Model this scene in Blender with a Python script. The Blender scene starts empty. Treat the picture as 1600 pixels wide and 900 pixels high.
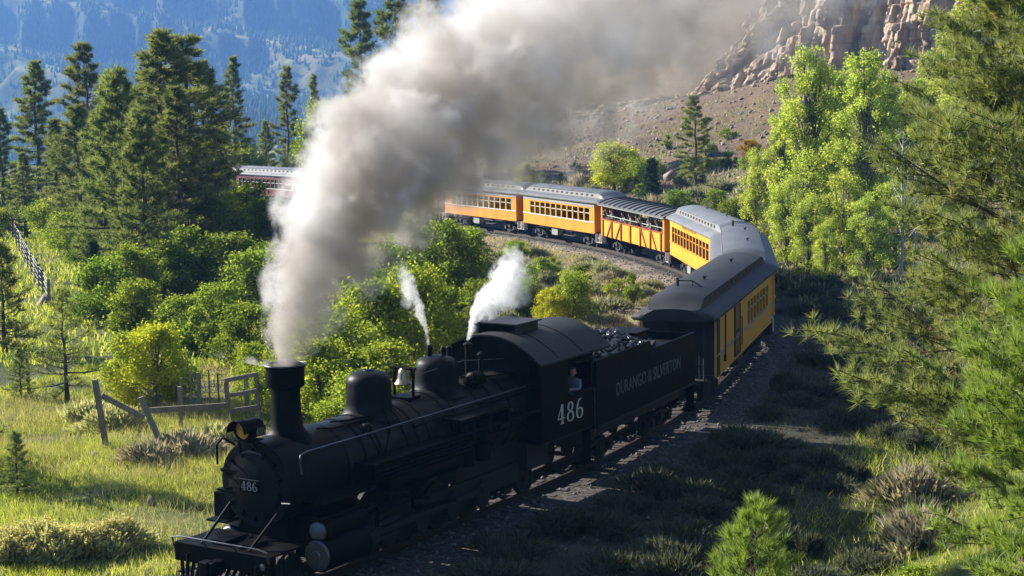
import bpy, math, random
import numpy as np
from mathutils import Vector, Matrix

R = math.radians
scene = bpy.context.scene
C = scene.collection

# ------------------------------------------------------------------ camera
CAM_H = 10.007
cam_d = bpy.data.cameras.new('camera')
cam_d.sensor_width = 36.0
cam_d.lens = 57.97
cam_d.clip_start = 0.1
cam_d.clip_end = 12000
cam = bpy.data.objects.new('camera', cam_d)
C.objects.link(cam)
cam.matrix_world = (Matrix.Translation((0, 0, CAM_H)) @ Matrix.Rotation(R(90 - 6.748), 4, 'X')
                    @ Matrix.Rotation(R(-0.9), 4, 'Z'))
scene.camera = cam

# ------------------------------------------------------------------ sky and sun
SUN_AZ = R(149.0)          # direction TO the sun, counter-clockwise from +X
SUN_EL = R(26.5)
world = bpy.data.worlds.new('World')
scene.world = world
world.use_nodes = True
wn = world.node_tree
sky = wn.nodes.new('ShaderNodeTexSky')
sky.sky_type = 'NISHITA'
sky.sun_disc = False
sky.sun_elevation = SUN_EL
sky.sun_rotation = R(90) - SUN_AZ
sky.altitude = 2000
bg = wn.nodes['Background']
bg.inputs['Strength'].default_value = 0.05
wn.links.new(sky.outputs['Color'], bg.inputs['Color'])
sun_d = bpy.data.lights.new('sun', 'SUN')
sun_d.energy = 5.0
sun_d.angle = R(0.53)
sun_d.color = (1.0, 0.955, 0.88)
sun = bpy.data.objects.new('sun', sun_d)
C.objects.link(sun)
sdir = Vector((math.cos(SUN_AZ) * math.cos(SUN_EL), math.sin(SUN_AZ) * math.cos(SUN_EL), math.sin(SUN_EL)))
sun.rotation_euler = sdir.to_track_quat('Z', 'Y').to_euler()
sun.location = (-40, 40, 60)

vs = scene.view_settings
vs.view_transform = 'Standard'
vs.look = 'None'
vs.exposure = 1.95
vs.gamma = 1.0
vs.use_curve_mapping = False
cy = scene.cycles
cy.use_denoising = True
cy.max_bounces = 8
cy.diffuse_bounces = 1
cy.glossy_bounces = 2
cy.transmission_bounces = 4
cy.transparent_max_bounces = 12
cy.volume_bounces = 4
cy.volume_step_rate = 0.16
cy.volume_max_steps = 256
cy.sample_clamp_indirect = 6.0

# ------------------------------------------------------------------ helpers
def tag(o, label=None, cat=None, group=None, kind=None):
    if label: o['label'] = label
    if cat: o['category'] = cat
    if group: o['group'] = group
    if kind: o['kind'] = kind
    return o

def empty(name, loc=(0, 0, 0), rz=0.0):
    o = bpy.data.objects.new(name, None)
    o.empty_display_size = 0.3
    C.objects.link(o)
    o.location = loc
    o.rotation_euler = (0, 0, rz)
    return o

KIDS = {}
def link(name, me, parent=None, mat=None):
    o = bpy.data.objects.new(name, me)
    C.objects.link(o)
    if parent is not None:
        o.parent = parent; KIDS.setdefault(parent, []).append(o)
    if mat is not None and not me.materials: me.materials.append(mat)
    return o

def copy_tree(o, parent=None):
    c = o.copy()
    C.objects.link(c)
    if parent is not None:
        c.parent = parent; KIDS.setdefault(parent, []).append(c)
    for ch in list(KIDS.get(o, ())): copy_tree(ch, c)
    return c

def mesh_np(name, V, F, mats=(), smooth=False, midx=None):
    V = np.asarray(V, np.float32); F = np.asarray(F, np.int32)
    me = bpy.data.meshes.new(name)
    n, k = F.shape
    me.vertices.add(len(V)); me.vertices.foreach_set('co', V.ravel())
    me.loops.add(n * k); me.loops.foreach_set('vertex_index', F.ravel())
    me.polygons.add(n); me.polygons.foreach_set('loop_start', np.arange(0, n * k, k, dtype=np.int32))
    if smooth: me.polygons.foreach_set('use_smooth', np.ones(n, bool))
    for m in mats: me.materials.append(m)
    if midx is not None: me.polygons.foreach_set('material_index', np.asarray(midx, np.int32))
    me.update(calc_edges=True)
    return me

class MB:
    """collects shapes, builds ONE mesh object"""
    def __init__(s): s.v = []; s.f = []
    def add(s, vs_, fs):
        b = len(s.v); s.v += [tuple(v) for v in vs_]; s.f += [tuple(i + b for i in f) for f in fs]; return s
    def box(s, x0, x1, y0, y1, z0, z1, M=None):
        vs_ = [(x, y, z) for x in (x0, x1) for y in (y0, y1) for z in (z0, z1)]
        if M is not None: vs_ = [M @ Vector(v) for v in vs_]
        return s.add(vs_, [(0, 1, 3, 2), (4, 6, 7, 5), (0, 4, 5, 1), (2, 3, 7, 6), (0, 2, 6, 4), (1, 5, 7, 3)])
    def bar(s, p, q, w, h=None):
        """square bar from p to q"""
        p, q = Vector(p), Vector(q); d = (q - p); L = d.length
        h = h or w
        z = d.normalized(); up = Vector((0, 0, 1)) if abs(z.z) < .95 else Vector((1, 0, 0))
        x = up.cross(z).normalized(); y = z.cross(x)
        M = Matrix(((x.x, y.x, z.x, p.x), (x.y, y.y, z.y, p.y), (x.z, y.z, z.z, p.z), (0, 0, 0, 1)))
        return s.box(-w / 2, w / 2, -h / 2, h / 2, 0, L, M)
    def tube(s, pts, r, n=8, caps=True):
        pts = [Vector(p) for p in pts]
        rs = r if isinstance(r, (list, tuple)) else [r] * len(pts)
        b = len(s.v); prev = None
        for i, p in enumerate(pts):
            d = (pts[min(i + 1, len(pts) - 1)] - pts[max(i - 1, 0)]).normalized()
            if prev is None:
                up = Vector((0, 0, 1)) if abs(d.z) < .9 else Vector((1, 0, 0))
                x = up.cross(d).normalized()
            else:
                x = (prev - d * prev.dot(d)).normalized()
            prev = x; y = d.cross(x)
            for k in range(n):
                a = 2 * math.pi * k / n
                q = p + (x * math.cos(a) + y * math.sin(a)) * rs[i]
                s.v.append((q.x, q.y, q.z))
        for i in range(len(pts) - 1):
            for k in range(n):
                a0 = b + i * n + k; a1 = b + i * n + (k + 1) % n
                s.f.append((a0, a1, a1 + n, a0 + n))
        if caps:
            s.f.append(tuple(b + k for k in reversed(range(n))))
            s.f.append(tuple(b + (len(pts) - 1) * n + k for k in range(n)))
        return s
    def lathe(s, prof, o, axis='z', n=32, caps=True):
        """prof = [(r, h)] revolved about axis through o"""
        b = len(s.v); o = Vector(o)
        for r, h in prof:
            for k in range(n):
                a = 2 * math.pi * k / n; c_, s_ = r * math.cos(a), r * math.sin(a)
                q = (c_, s_, h) if axis == 'z' else ((h, c_, s_) if axis == 'x' else (s_, h, c_))
                s.v.append((q[0] + o.x, q[1] + o.y, q[2] + o.z))
        for i in range(len(prof) - 1):
            for k in range(n):
                a0 = b + i * n + k; a1 = b + i * n + (k + 1) % n
                s.f.append((a0, a1, a1 + n, a0 + n))
        if caps:
            s.f.append(tuple(b + k for k in reversed(range(n))))
            s.f.append(tuple(b + (len(prof) - 1) * n + k for k in range(n)))
        return s
    def loft(s, secs, closed=True, caps=True):
        """secs: list of equal-length point loops"""
        b = len(s.v); n = len(secs[0])
        for sec in secs: s.v += [tuple(p) for p in sec]
        for i in range(len(secs) - 1):
            for k in range(n if closed else n - 1):
                a0 = b + i * n + k; a1 = b + i * n + (k + 1) % n
                s.f.append((a0, a1, a1 + n, a0 + n))
        if caps:
            s.f.append(tuple(b + k for k in reversed(range(n))))
            s.f.append(tuple(b + (len(secs) - 1) * n + k for k in range(n)))
        return s
    def mesh(s, name, mat, smooth=30):
        me = bpy.data.meshes.new(name)
        me.from_pydata(s.v, [], s.f)
        me.materials.append(mat)
        import bmesh
        bm = bmesh.new(); bm.from_mesh(me); bmesh.ops.recalc_face_normals(bm, faces=bm.faces); bm.to_mesh(me); bm.free()
        if smooth:
            me.polygons.foreach_set('use_smooth', np.ones(len(me.polygons), bool))
            me.set_sharp_from_angle(angle=R(smooth))
        me.update()
        return me
    def build(s, name, mat, parent=None, smooth=30, bevel=0):
        o = link(name, s.mesh(name, mat, smooth), parent)
        if bevel:
            m = o.modifiers.new('bevel', 'BEVEL'); m.width = bevel; m.segments = 2; m.limit_method = 'ANGLE'
        return o

def text(name, body, size, mat, parent, loc, rot, sx=1.0, depth=0.004, bold=0.0, align='CENTER'):
    cu = bpy.data.curves.new(name, 'FONT')
    cu.body = body; cu.size = size; cu.extrude = depth; cu.offset = bold
    cu.align_x = align; cu.align_y = 'CENTER'; cu.resolution_u = 3
    t = bpy.data.objects.new(name + '_tmp', cu); C.objects.link(t)
    dg = bpy.context.evaluated_depsgraph_get()
    me = bpy.data.meshes.new_from_object(t.evaluated_get(dg))
    bpy.data.objects.remove(t); bpy.data.curves.remove(cu)
    me.materials.clear(); me.materials.append(mat)
    o = link(name, me, parent)
    o.location = loc; o.rotation_euler = rot; o.scale = (sx, 1, 1)
    return o

# ---- value noise (numpy)
_P = np.random.RandomState(7).rand(256, 256)
def vnoise(x, y):
    xi = np.floor(x).astype(int); yi = np.floor(y).astype(int)
    fx = x - xi; fy = y - yi
    fx = fx * fx * (3 - 2 * fx); fy = fy * fy * (3 - 2 * fy)
    g = lambda a, b: _P[a & 255, b & 255]
    return (g(xi, yi) * (1 - fx) + g(xi + 1, yi) * fx) * (1 - fy) + (g(xi, yi + 1) * (1 - fx) + g(xi + 1, yi + 1) * fx) * fy
def fbm(x, y, o=4, lac=2.03, gain=.5):
    t = 0; a = 1; n = 0
    for i in range(o):
        t = t + a * vnoise(x + 17.3 * i, y - 9.1 * i); n += a; a *= gain; x = x * lac; y = y * lac
    return t / n
def sstep(a, b, x):
    t = np.clip((x - a) / (b - a), 0, 1); return t * t * (3 - 2 * t)

# ------------------------------------------------------------------ materials
def new_mat(name):
    m = bpy.data.materials.new(name); m.use_nodes = True
    nt = m.node_tree; nt.nodes.clear()
    out = nt.nodes.new('ShaderNodeOutputMaterial')
    return m, nt, out
def node(nt, t, **kw):
    n = nt.nodes.new(t)
    for k, v in kw.items(): setattr(n, k, v)
    return n
def ramp(nt, stops, fac=None, interp='LINEAR'):
    r = nt.nodes.new('ShaderNodeValToRGB'); e = r.color_ramp.elements; r.color_ramp.interpolation = interp
    while len(e) > len(stops): e.remove(e[-1])
    while len(e) < len(stops): e.new(1)
    for el, (p, c) in zip(e, stops): el.position = p; el.color = (c[0], c[1], c[2], 1)
    if fac is not None: nt.links.new(fac, r.inputs[0])
    return r
def noise_fac(nt, scale, detail=4, rough=.55, coord='Object', dist=0):
    tc = nt.nodes.new('ShaderNodeTexCoord')
    n = nt.nodes.new('ShaderNodeTexNoise'); n.inputs['Scale'].default_value = scale
    n.inputs['Detail'].default_value = detail; n.inputs['Roughness'].default_value = rough; n.inputs['Distortion'].default_value = dist
    nt.links.new(tc.outputs[coord], n.inputs['Vector'])
    return n.outputs['Fac']

def mat_paint(name, base, rough=.5, metal=0.0, var=.25, scale=3.0, dirt=None, bump=0.0, spec=.5, streak=False, hi=None):
    """painted / metal surface with uneven tone and some grime"""
    m, nt, out = new_mat(name)
    p = node(nt, 'ShaderNodeBsdfPrincipled')
    tc = node(nt, 'ShaderNodeTexCoord')
    mp = node(nt, 'ShaderNodeMapping')
    if streak: mp.inputs['Scale'].default_value = (1, 1, .18)
    nt.links.new(tc.outputs['Object'], mp.inputs[0])
    n = node(nt, 'ShaderNodeTexNoise'); n.inputs['Scale'].default_value = scale; n.inputs['Detail'].default_value = 6; n.inputs['Roughness'].default_value = .6
    nt.links.new(mp.outputs[0], n.inputs['Vector'])
    lo = tuple(c * (1 - var) for c in base) if dirt is None else dirt
    hi = hi or tuple(min(1, c * (1 + var * .6)) for c in base)
    r = ramp(nt, [(.3, lo), (.52, base), (.75, hi)], n.outputs['Fac'])
    nt.links.new(r.outputs[0], p.inputs['Base Color'])
    rr = node(nt, 'ShaderNodeMapRange'); rr.inputs['To Min'].default_value = max(0.05, rough - .13); rr.inputs['To Max'].default_value = min(1, rough + .15)
    nt.links.new(n.outputs['Fac'], rr.inputs['Value']); nt.links.new(rr.outputs[0], p.inputs['Roughness'])
    p.inputs['Metallic'].default_value = metal
    p.inputs['Specular IOR Level'].default_value = spec
    if bump:
        n2 = node(nt, 'ShaderNodeTexNoise'); n2.inputs['Scale'].default_value = scale * 6; n2.inputs['Detail'].default_value = 4
        nt.links.new(tc.outputs['Object'], n2.inputs['Vector'])
        b = node(nt, 'ShaderNodeBump'); b.inputs['Strength'].default_value = bump; b.inputs['Distance'].default_value = .02
        nt.links.new(n2.outputs['Fac'], b.inputs['Height']); nt.links.new(b.outputs[0], p.inputs['Normal'])
    nt.links.new(p.outputs[0], out.inputs[0])
    return m

def mat_leaf(name, cols, trans=.38, hue_var=.03, val_var=.35, gloss=.0, clump=.55, accent=None, accent_scale=.35, accent_at=.62):
    """foliage: colour varies leaf by leaf, clump by clump and plant by plant; light passes through"""
    m, nt, out = new_mat(name)
    g = node(nt, 'ShaderNodeNewGeometry'); oi = node(nt, 'ShaderNodeObjectInfo')
    nf = noise_fac(nt, clump, 3)
    mix = node(nt, 'ShaderNodeMath', operation='MULTIPLY_ADD'); mix.inputs[1].default_value = .55
    nt.links.new(g.outputs['Random Per Island'], mix.inputs[0])
    m2 = node(nt, 'ShaderNodeMath', operation='MULTIPLY_ADD'); m2.inputs[1].default_value = 1.1; m2.inputs[2].default_value = -.3
    nt.links.new(nf, m2.inputs[0]); nt.links.new(m2.outputs[0], mix.inputs[2])
    k = len(cols)
    r = ramp(nt, [(.12 + .76 * i / max(1, k - 1), c) for i, c in enumerate(cols)], mix.outputs[0])
    col = r.outputs[0]
    if accent:
        nf2 = noise_fac(nt, accent_scale, 2)
        rr = ramp(nt, [(accent_at, (0, 0, 0)), (accent_at + .1, (1, 1, 1))], nf2)
        mx = node(nt, 'ShaderNodeMixRGB'); mx.inputs[2].default_value = (*accent, 1)
        nt.links.new(rr.outputs[0], mx.inputs[0]); nt.links.new(col, mx.inputs[1]); col = mx.outputs[0]
    hs = node(nt, 'ShaderNodeHueSaturation')
    mr = node(nt, 'ShaderNodeMapRange'); mr.inputs['To Min'].default_value = .5 - hue_var; mr.inputs['To Max'].default_value = .5 + hue_var
    nt.links.new(oi.outputs['Random'], mr.inputs['Value']); nt.links.new(mr.outputs[0], hs.inputs['Hue'])
    mv = node(nt, 'ShaderNodeMapRange'); mv.inputs['To Min'].default_value = 1 - val_var / 2; mv.inputs['To Max'].default_value = 1 + val_var / 2
    ml = node(nt, 'ShaderNodeMath', operation='MULTIPLY'); ml.inputs[1].default_value = 7.31
    fr = node(nt, 'ShaderNodeMath', operation='FRACT')
    nt.links.new(oi.outputs['Random'], ml.inputs[0]); nt.links.new(ml.outputs[0], fr.inputs[0])
    nt.links.new(fr.outputs[0], mv.inputs['Value']); nt.links.new(mv.outputs[0], hs.inputs['Value'])
    nt.links.new(col, hs.inputs['Color'])
    d = node(nt, 'ShaderNodeBsdfDiffuse'); t = node(nt, 'ShaderNodeBsdfTranslucent')
    nt.links.new(hs.outputs[0], d.inputs[0])
    br = node(nt, 'ShaderNodeMixRGB', blend_type='MULTIPLY'); br.inputs[0].default_value = 1; br.inputs[2].default_value = (1.35, 1.3, .7, 1)
    nt.links.new(hs.outputs[0], br.inputs[1]); nt.links.new(br.outputs[0], t.inputs[0])
    ms = node(nt, 'ShaderNodeMixShader'); ms.inputs[0].default_value = trans
    nt.links.new(d.outputs[0], ms.inputs[1]); nt.links.new(t.outputs[0], ms.inputs[2])
    sh = ms.outputs[0]
    if gloss:
        gl = node(nt, 'ShaderNodeBsdfGlossy'); gl.inputs['Roughness'].default_value = .6
        gl.inputs[0].default_value = (.9, .95, .9, 1)
        m3 = node(nt, 'ShaderNodeMixShader'); m3.inputs[0].default_value = gloss
        nt.links.new(sh, m3.inputs[1]); nt.links.new(gl.outputs[0], m3.inputs[2]); sh = m3.outputs[0]
    nt.links.new(sh, out.inputs[0])
    return m

def mat_glass(name, tint=(.75, .8, .8)):
    m, nt, out = new_mat(name)
    t = node(nt, 'ShaderNodeBsdfTransparent'); t.inputs[0].default_value = (*tint, 1)
    g = node(nt, 'ShaderNodeBsdfGlossy'); g.inputs['Roughness'].default_value = .03
    f = node(nt, 'ShaderNodeFresnel'); f.inputs[0].default_value = 1.5
    mx = node(nt, 'ShaderNodeMixShader')
    nt.links.new(f.outputs[0], mx.inputs[0]); nt.links.new(t.outputs[0], mx.inputs[1]); nt.links.new(g.outputs[0], mx.inputs[2])
    nt.links.new(mx.outputs[0], out.inputs[0])
    return m

M = {}
M['black'] = mat_paint('black_engine_paint', (.0022, .0022, .0023), .5, 0, .6, 2.5, bump=.15, spec=.06, hi=(.010, .009, .008))
M['jacket'] = mat_paint('boiler_jacket', (.016, .0157, .0155), .42, 0, .75, 3.0, bump=.12, spec=.09, hi=(.036, .033, .03))
M['graphite'] = mat_paint('graphite_smokebox', (.008, .008, .0084), .45, 0, .6, 2.2, bump=.15, spec=.08)
M['roofblack'] = mat_paint('tarred_roof', (.030, .030, .031), .6, 0, .45, 1.3, bump=.25, spec=.15)
M['steel'] = mat_paint('worn_steel', (.11, .11, .112), .35, .8, .4, 6)
M['silver'] = mat_paint('silver_paint', (.13, .13, .135), .4, .6, .3, 4)
M['brass'] = mat_paint('bell_brass', (.36, .29, .18), .32, .9, .25, 5)
M['white'] = mat_paint('white_lettering', (.56, .60, .56), .6, 0, .18, 7, dirt=(.28, .29, .27))
M['faded'] = mat_paint('faded_lettering', (.10, .097, .094), .7, 0, .6, 3.5, dirt=(.008, .008, .008), hi=(.17, .165, .16))
M['dimplate'] = mat_paint('plate_lettering', (.2, .2, .195), .6, 0, .2, 9)
M['amber'] = mat_paint('amber_lens', (.55, .26, .05), .12, 0, .25, 4)
M['orange'] = mat_paint('coach_orange', (.62, .24, .012), .42, 0, .26, 1.6, streak=True)
M['yellow'] = mat_paint('coach_yellow', (.66, .32, .016), .42, 0, .26, 1.6, streak=True)
M['oldyellow'] = mat_paint('combine_yellow', (.60, .29, .02), .5, 0, .16, 1.6, streak=True)
M['maroon'] = mat_paint('coach_maroon', (.13, .022, .022), .42, 0, .2, 1.6, streak=True)
M['darkorange'] = mat_paint('brace_brown_orange', (.30, .075, .012), .5, 0, .2, 3)
M['doorbrown'] = mat_paint('door_varnish', (.16, .055, .018), .45, 0, .25, 3)
M['greyroof'] = mat_paint('grey_roof', (.088, .088, .087), .55, 0, .22, 1.5, bump=.15)
M['silverroof'] = mat_paint('silver_roof', (.155, .153, .15), .5, .1, .2, 1.5, bump=.1)
M['trimwhite'] = mat_paint('pale_sill', (.55, .52, .46), .55, 0, .15, 5)
M['trimgrey'] = mat_paint('grey_letterboard', (.24, .245, .22), .5, 0, .15, 5)
M['under'] = mat_paint('underframe_black', (.009, .008, .0075), .75, 0, .5, 4)
M['floor'] = mat_paint('coach_floor', (.07, .05, .035), .7, 0, .3, 3)
M['interior'] = mat_paint('coach_interior', (.12, .085, .05), .7, 0, .3, 3)
M['glass'] = mat_glass('window_glass', (.45, .48, .48))
M['coal'] = mat_paint('coal', (.012, .012, .013), .22, 0, .5, 9, spec=.8)
M['wood'] = mat_paint('weathered_wood', (.21, .175, .135), .85, 0, .4, 6, bump=.4, streak=True)
M['tie'] = mat_paint('tie_wood', (.045, .036, .03), .9, 0, .4, 6, bump=.3)
M['rust'] = mat_paint('rail_steel', (.045, .032, .026), .6, .4, .3, 6)
M['railtop'] = mat_paint('rail_polished', (.5, .5, .5), .25, 1, .1, 6)
M['wire'] = mat_paint('fence_wire', (.22, .21, .2), .6, .6, .2, 6)
M['bark'] = mat_paint('pine_bark', (.085, .055, .038), .95, 0, .5, 5, bump=.5, streak=True)
M['twig'] = mat_paint('grey_bark', (.15, .125, .10), .9, 0, .4, 6, bump=.3, streak=True)
M['deadwood'] = mat_paint('dead_wood', (.42, .39, .35), .9, 0, .25, 6)
M['rock'] = mat_paint('tan_rock', (.22, .165, .12), .9, 0, .4, 1.2, bump=.5)
M['stone'] = mat_paint('ballast_stone', (.15, .13, .11), .9, 0, .5, 3, bump=.3)
M['needle'] = mat_leaf('pine_needles_far', [(.075, .10, .034), (.165, .20, .068), (.31, .34, .13)], .42, .015, .35, 0, .9)
M['needle_near'] = mat_leaf('near_pine_needles', [(0.101, 0.129, 0.034), (0.190, 0.224, 0.062), (0.325, 0.347, 0.112)], .4, .0, .1, .05, 1.4, accent=(.30, .18, .04), accent_scale=2.2, accent_at=.66)
M['needle_young'] = mat_leaf('young_pine_needles', [(.11, .17, .025), (.20, .28, .05), (.30, .38, .08)], .42, .0, .1, .04, 1.4)
M['juniper'] = mat_leaf('juniper_foliage', [(0.032, 0.064, 0.029), (0.072, 0.120, 0.048), (0.112, 0.176, 0.072)], 0.25, .01, .3)
M['aspen'] = mat_leaf('cottonwood_leaves', [(0.177, 0.236, 0.041), (0.341, 0.424, 0.083), (0.542, 0.589, 0.153)], .5, .012, .22, 0, .5, accent=(.52, .42, .06), accent_scale=.45, accent_at=.66)
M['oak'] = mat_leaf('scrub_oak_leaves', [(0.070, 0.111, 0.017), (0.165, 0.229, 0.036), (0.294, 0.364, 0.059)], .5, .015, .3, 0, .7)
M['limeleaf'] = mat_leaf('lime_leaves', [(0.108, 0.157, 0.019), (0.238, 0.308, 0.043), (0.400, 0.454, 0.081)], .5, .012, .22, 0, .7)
M['yellowleaf'] = mat_leaf('yellow_leaves', [(0.221, 0.273, 0.026), (0.377, 0.403, 0.039), (0.572, 0.520, 0.052)], .5, .012, .2, 0, .6, accent=(.46, .20, .04), accent_scale=.7, accent_at=.75)
M['orangeleaf'] = mat_leaf('orange_leaves', [(.22, .11, .02), (.36, .18, .03), (.40, .26, .04)], .4, .01, .2)
M['palesage'] = mat_leaf('rabbitbrush_stems', [(0.216, 0.216, 0.108), (0.360, 0.360, 0.192), (0.504, 0.492, 0.312)], .45, .0, .1, 0, 1.0)
M['shadesage'] = mat_leaf('shade_darkened_sagebrush', [(.045, .05, .034), (.08, .088, .06), (.13, .138, .098)], .3, .015, .35, 0, 1.0)  # sagebrush colour darkened to deepen the shade beside the train
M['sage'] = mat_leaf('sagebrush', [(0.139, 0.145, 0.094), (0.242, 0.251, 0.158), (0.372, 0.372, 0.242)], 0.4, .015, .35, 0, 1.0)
M['drybrush'] = mat_leaf('dry_brush', [(0.182, 0.154, 0.126), (0.294, 0.259, 0.210), (0.420, 0.378, 0.308)], 0.4, .01, .3, 0, 1.0)
M['grass'] = mat_leaf('meadow_grass', [(0.074, 0.111, 0.014), (0.271, 0.345, 0.037), (0.443, 0.493, 0.074), (0.592, 0.542, 0.197)], 0.45, .0, .0, 0, .5)
M['drygrass'] = mat_leaf('dry_grass', [(0.209, 0.202, 0.090), (0.344, 0.314, 0.149), (0.493, 0.434, 0.239)], 0.4, .0, .0, 0, .3)
M['flower'] = mat_leaf('rabbitbrush_flowers', [(.50, .40, .08), (.60, .54, .22), (.64, .61, .38)], .4, .0, .1)
M['skin'] = mat_paint('skin', (.45, .25, .17), .55, 0, .12, 9)
M['hair'] = mat_paint('hair', (.03, .02, .014), .6, 0, .3, 9)
def cloth(name, c): M[name] = mat_paint(name, c, .85, 0, .25, 7); return M[name]
for n_, c_ in (('navy', (.03, .04, .07)), ('whitecloth', (.62, .6, .57)), ('redcloth', (.4, .05, .05)), ('greencloth', (.22, .26, .10)),
               ('tancloth', (.36, .28, .18)), ('greycloth', (.2, .2, .21)), ('denim', (.08, .11, .19)), ('blackcloth', (.03, .03, .03)), ('shirtblue', (.17, .2, .27))): cloth(n_, c_)

# ------------------------------------------------------------------ track alignment (s runs backwards along the train from the smokebox)
KN = np.array([-60, -12, 0, 11, 22, 36, 50, 63, 76, 90, 103, 117, 130, 144, 160, 230.])
KA = np.array([58, 58, 58, 59, 69.5, 78.1, 88.9, 99.5, 108, 114.7, 119, 122.1, 124.1, 125.8, 127.6, 129])
_ds = .25
_s = np.arange(-60, 230, _ds)
_a = np.radians(np.interp(_s, KN, KA))
_x = np.cumsum(np.cos(_a)) * _ds; _y = np.cumsum(np.sin(_a)) * _ds
_i0 = int(60 / _ds)
_x = _x - _x[_i0] - 5.252; _y = _y - _y[_i0] + 32.827
_z = -np.maximum(0, _s - 75) * .006
def trk(s): return Vector((float(np.interp(s, _s, _x)), float(np.interp(s, _s, _y)), float(np.interp(s, _s, _z))))
def trk_ang(s): return float(np.interp(s, _s, _a))
_sub = slice(None, None, 4)
_tx, _ty, _tz, _tan = _x[_sub], _y[_sub], _z[_sub], _a[_sub]
def track_dist(x, y):
    """distance to the centre line, signed (+ = side of the camera bank / outside of the bend), and rail height"""
    x = np.asarray(x, float).ravel(); y = np.asarray(y, float).ravel()
    d = np.full(x.shape, 1e9); sg = np.zeros(x.shape); zz = np.zeros(x.shape)
    for i in range(len(_tx)):
        dx = x - _tx[i]; dy = y - _ty[i]; q = dx * dx + dy * dy
        m = q < d
        d[m] = q[m]; sg[m] = (dx[m] * math.sin(_tan[i]) - dy[m] * math.cos(_tan[i])); zz[m] = _tz[i]
    d = np.sqrt(d)
    return np.where(sg >= 0, d, -d), zz

# ------------------------------------------------------------------ terrain
def hill_u(x, y): return (x - 14) * .80 + (y - 125) * .60
def height(x, y, detail=True, td=None):
    shp = np.shape(x)
    x = np.asarray(x, float).ravel(); y = np.asarray(y, float).ravel()
    if td is None:
        sd, rz = track_dist(x, y)
    else: sd, rz = td
    ad = np.abs(sd)
    z = -.22 + .35 * (fbm(x * .06, y * .06, 3) - .5)
    # land falls away to the river beyond the meadow on the left
    z = z - 9 * sstep(190, 330, y - .2 * x) - 1.0 * sstep(-20, -60, x)
    # camera bank
    rc = np.hypot(x - 2, y - 2)
    bank = 8.35 * np.clip((sd - 9) / 13, 0, 1.25) ** 1.6 * sstep(62, 24, rc)
    z = z + bank
    # rising ground on the right
    z = z + 5 * sstep(16, 70, sd) * sstep(10, 40, x) * sstep(30, 60, y)
    # hill beyond the bend
    u = hill_u(x, y)
    hm = sstep(-38, 4, x)
    z = z + hm * (7.4 * np.clip(u / 50, 0, 1) ** 1.25 + 18 * sstep(56, 64, u) + .4 * np.clip(u - 64, 0, 200))
    rough = sstep(2.8, 7, ad)
    if detail:
        z = z + rough * (.35 * (fbm(x * .3, y * .3, 4) - .5)) + rough * hm * sstep(5, 20, u) * 1.6 * (fbm(x * .16 + 5, y * .16, 4) - .5)
    # track bed
    bed = rz - .175
    k = sstep(4.6, 1.9, ad)
    z = z * (1 - k) + bed * k
    return z.reshape(shp)

def gz(x, y): return float(height(np.array([x]), np.array([y]))[0])

def axis(lo, hi, step, far, grow):
    a = list(np.arange(lo, hi + step, step)); s_ = step
    while a[-1] < far: s_ *= grow; a.append(a[-1] + s_)
    s_ = step; b = []
    c = lo
    while c > -far: s_ *= grow; c -= s_; b.append(c)
    return np.array(b[::-1] + a)
def near_axis(a0, a1, b1, c1, s1, s2, far, grow):
    a = list(np.arange(a0, b1, s1)) + list(np.arange(b1, c1, s2)); s_ = s2
    while a[-1] < far: s_ *= grow; a.append(a[-1] + s_)
    s_ = s1; b = []; c = a0
    while c > -far: s_ *= grow; c -= s_; b.append(c)
    return np.array(b[::-1] + a)
gxs = axis(-34, 40, .42, 6800, 1.14)
gys = near_axis(4, 4, 100, 215, .42, .8, 6800, 1.13)
GX, GY = np.meshgrid(gxs, gys)
_td = track_dist(GX, GY)
GZ = height(GX, GY, True, _td).ravel()
far_m = sstep(500, 1200, np.hypot(GX, GY)).ravel()
GZ = GZ * (1 - far_m) + (-60) * far_m
nx, ny = len(gxs), len(gys)
idx = np.arange(nx * ny).reshape(ny, nx)
F = np.stack([idx[:-1, :-1], idx[:-1, 1:], idx[1:, 1:], idx[1:, :-1]], -1).reshape(-1, 4)
gme = mesh_np('ground', np.stack([GX.ravel(), GY.ravel(), GZ], 1), F, smooth=True)
sd_, _ = _td
u_ = hill_u(GX, GY).ravel(); xx = GX.ravel(); yy = GY.ravel()
def attr(me, name, val):
    a = me.attributes.new(name, 'FLOAT', 'POINT'); a.data.foreach_set('value', np.asarray(val, np.float32))
gravel = sstep(4.2, 2.2, np.abs(sd_) + 2.4 * (fbm(xx * .5, yy * .5, 3) - .5))
gravel = np.maximum(gravel, sstep(9.5, 3.5, np.abs(sd_) + 3 * (fbm(xx * .25, yy * .25, 3) - .5)) * ((yy > 60) & (sd_ < 0)) * .8)
talus = sstep(3, 14, u_ + 8 * (fbm(xx * .1, yy * .1, 3) - .5)) * sstep(-30, 5, xx)
meadow = sstep(-2.2, -4.5, sd_) * sstep(64, 50, yy + .6 * xx + 10) + sstep(6, 10, sd_) * sstep(60, 40, yy) + sstep(-14, -20, xx) * sstep(55, 70, yy)
pale = sstep(-.9, -1.7, sd_) * sstep(56, 68, yy) * sstep(-14, -4, xx) * np.clip(.5 + 1.6 * (fbm(xx * .4, yy * .4, 3) - .3), 0, 1)  # lighter gravel tone painted on the sunlit inside of the bend
attr(gme, 'pale', pale); attr(gme, 'gravel', gravel); attr(gme, 'talus', talus); attr(gme, 'meadow', np.clip(meadow, 0, 1))
m, nt, out = new_mat('ground_soil_grass_gravel')
p = node(nt, 'ShaderNodeBsdfPrincipled'); p.inputs['Roughness'].default_value = .95; p.inputs['Specular IOR Level'].default_value = .15
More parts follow.
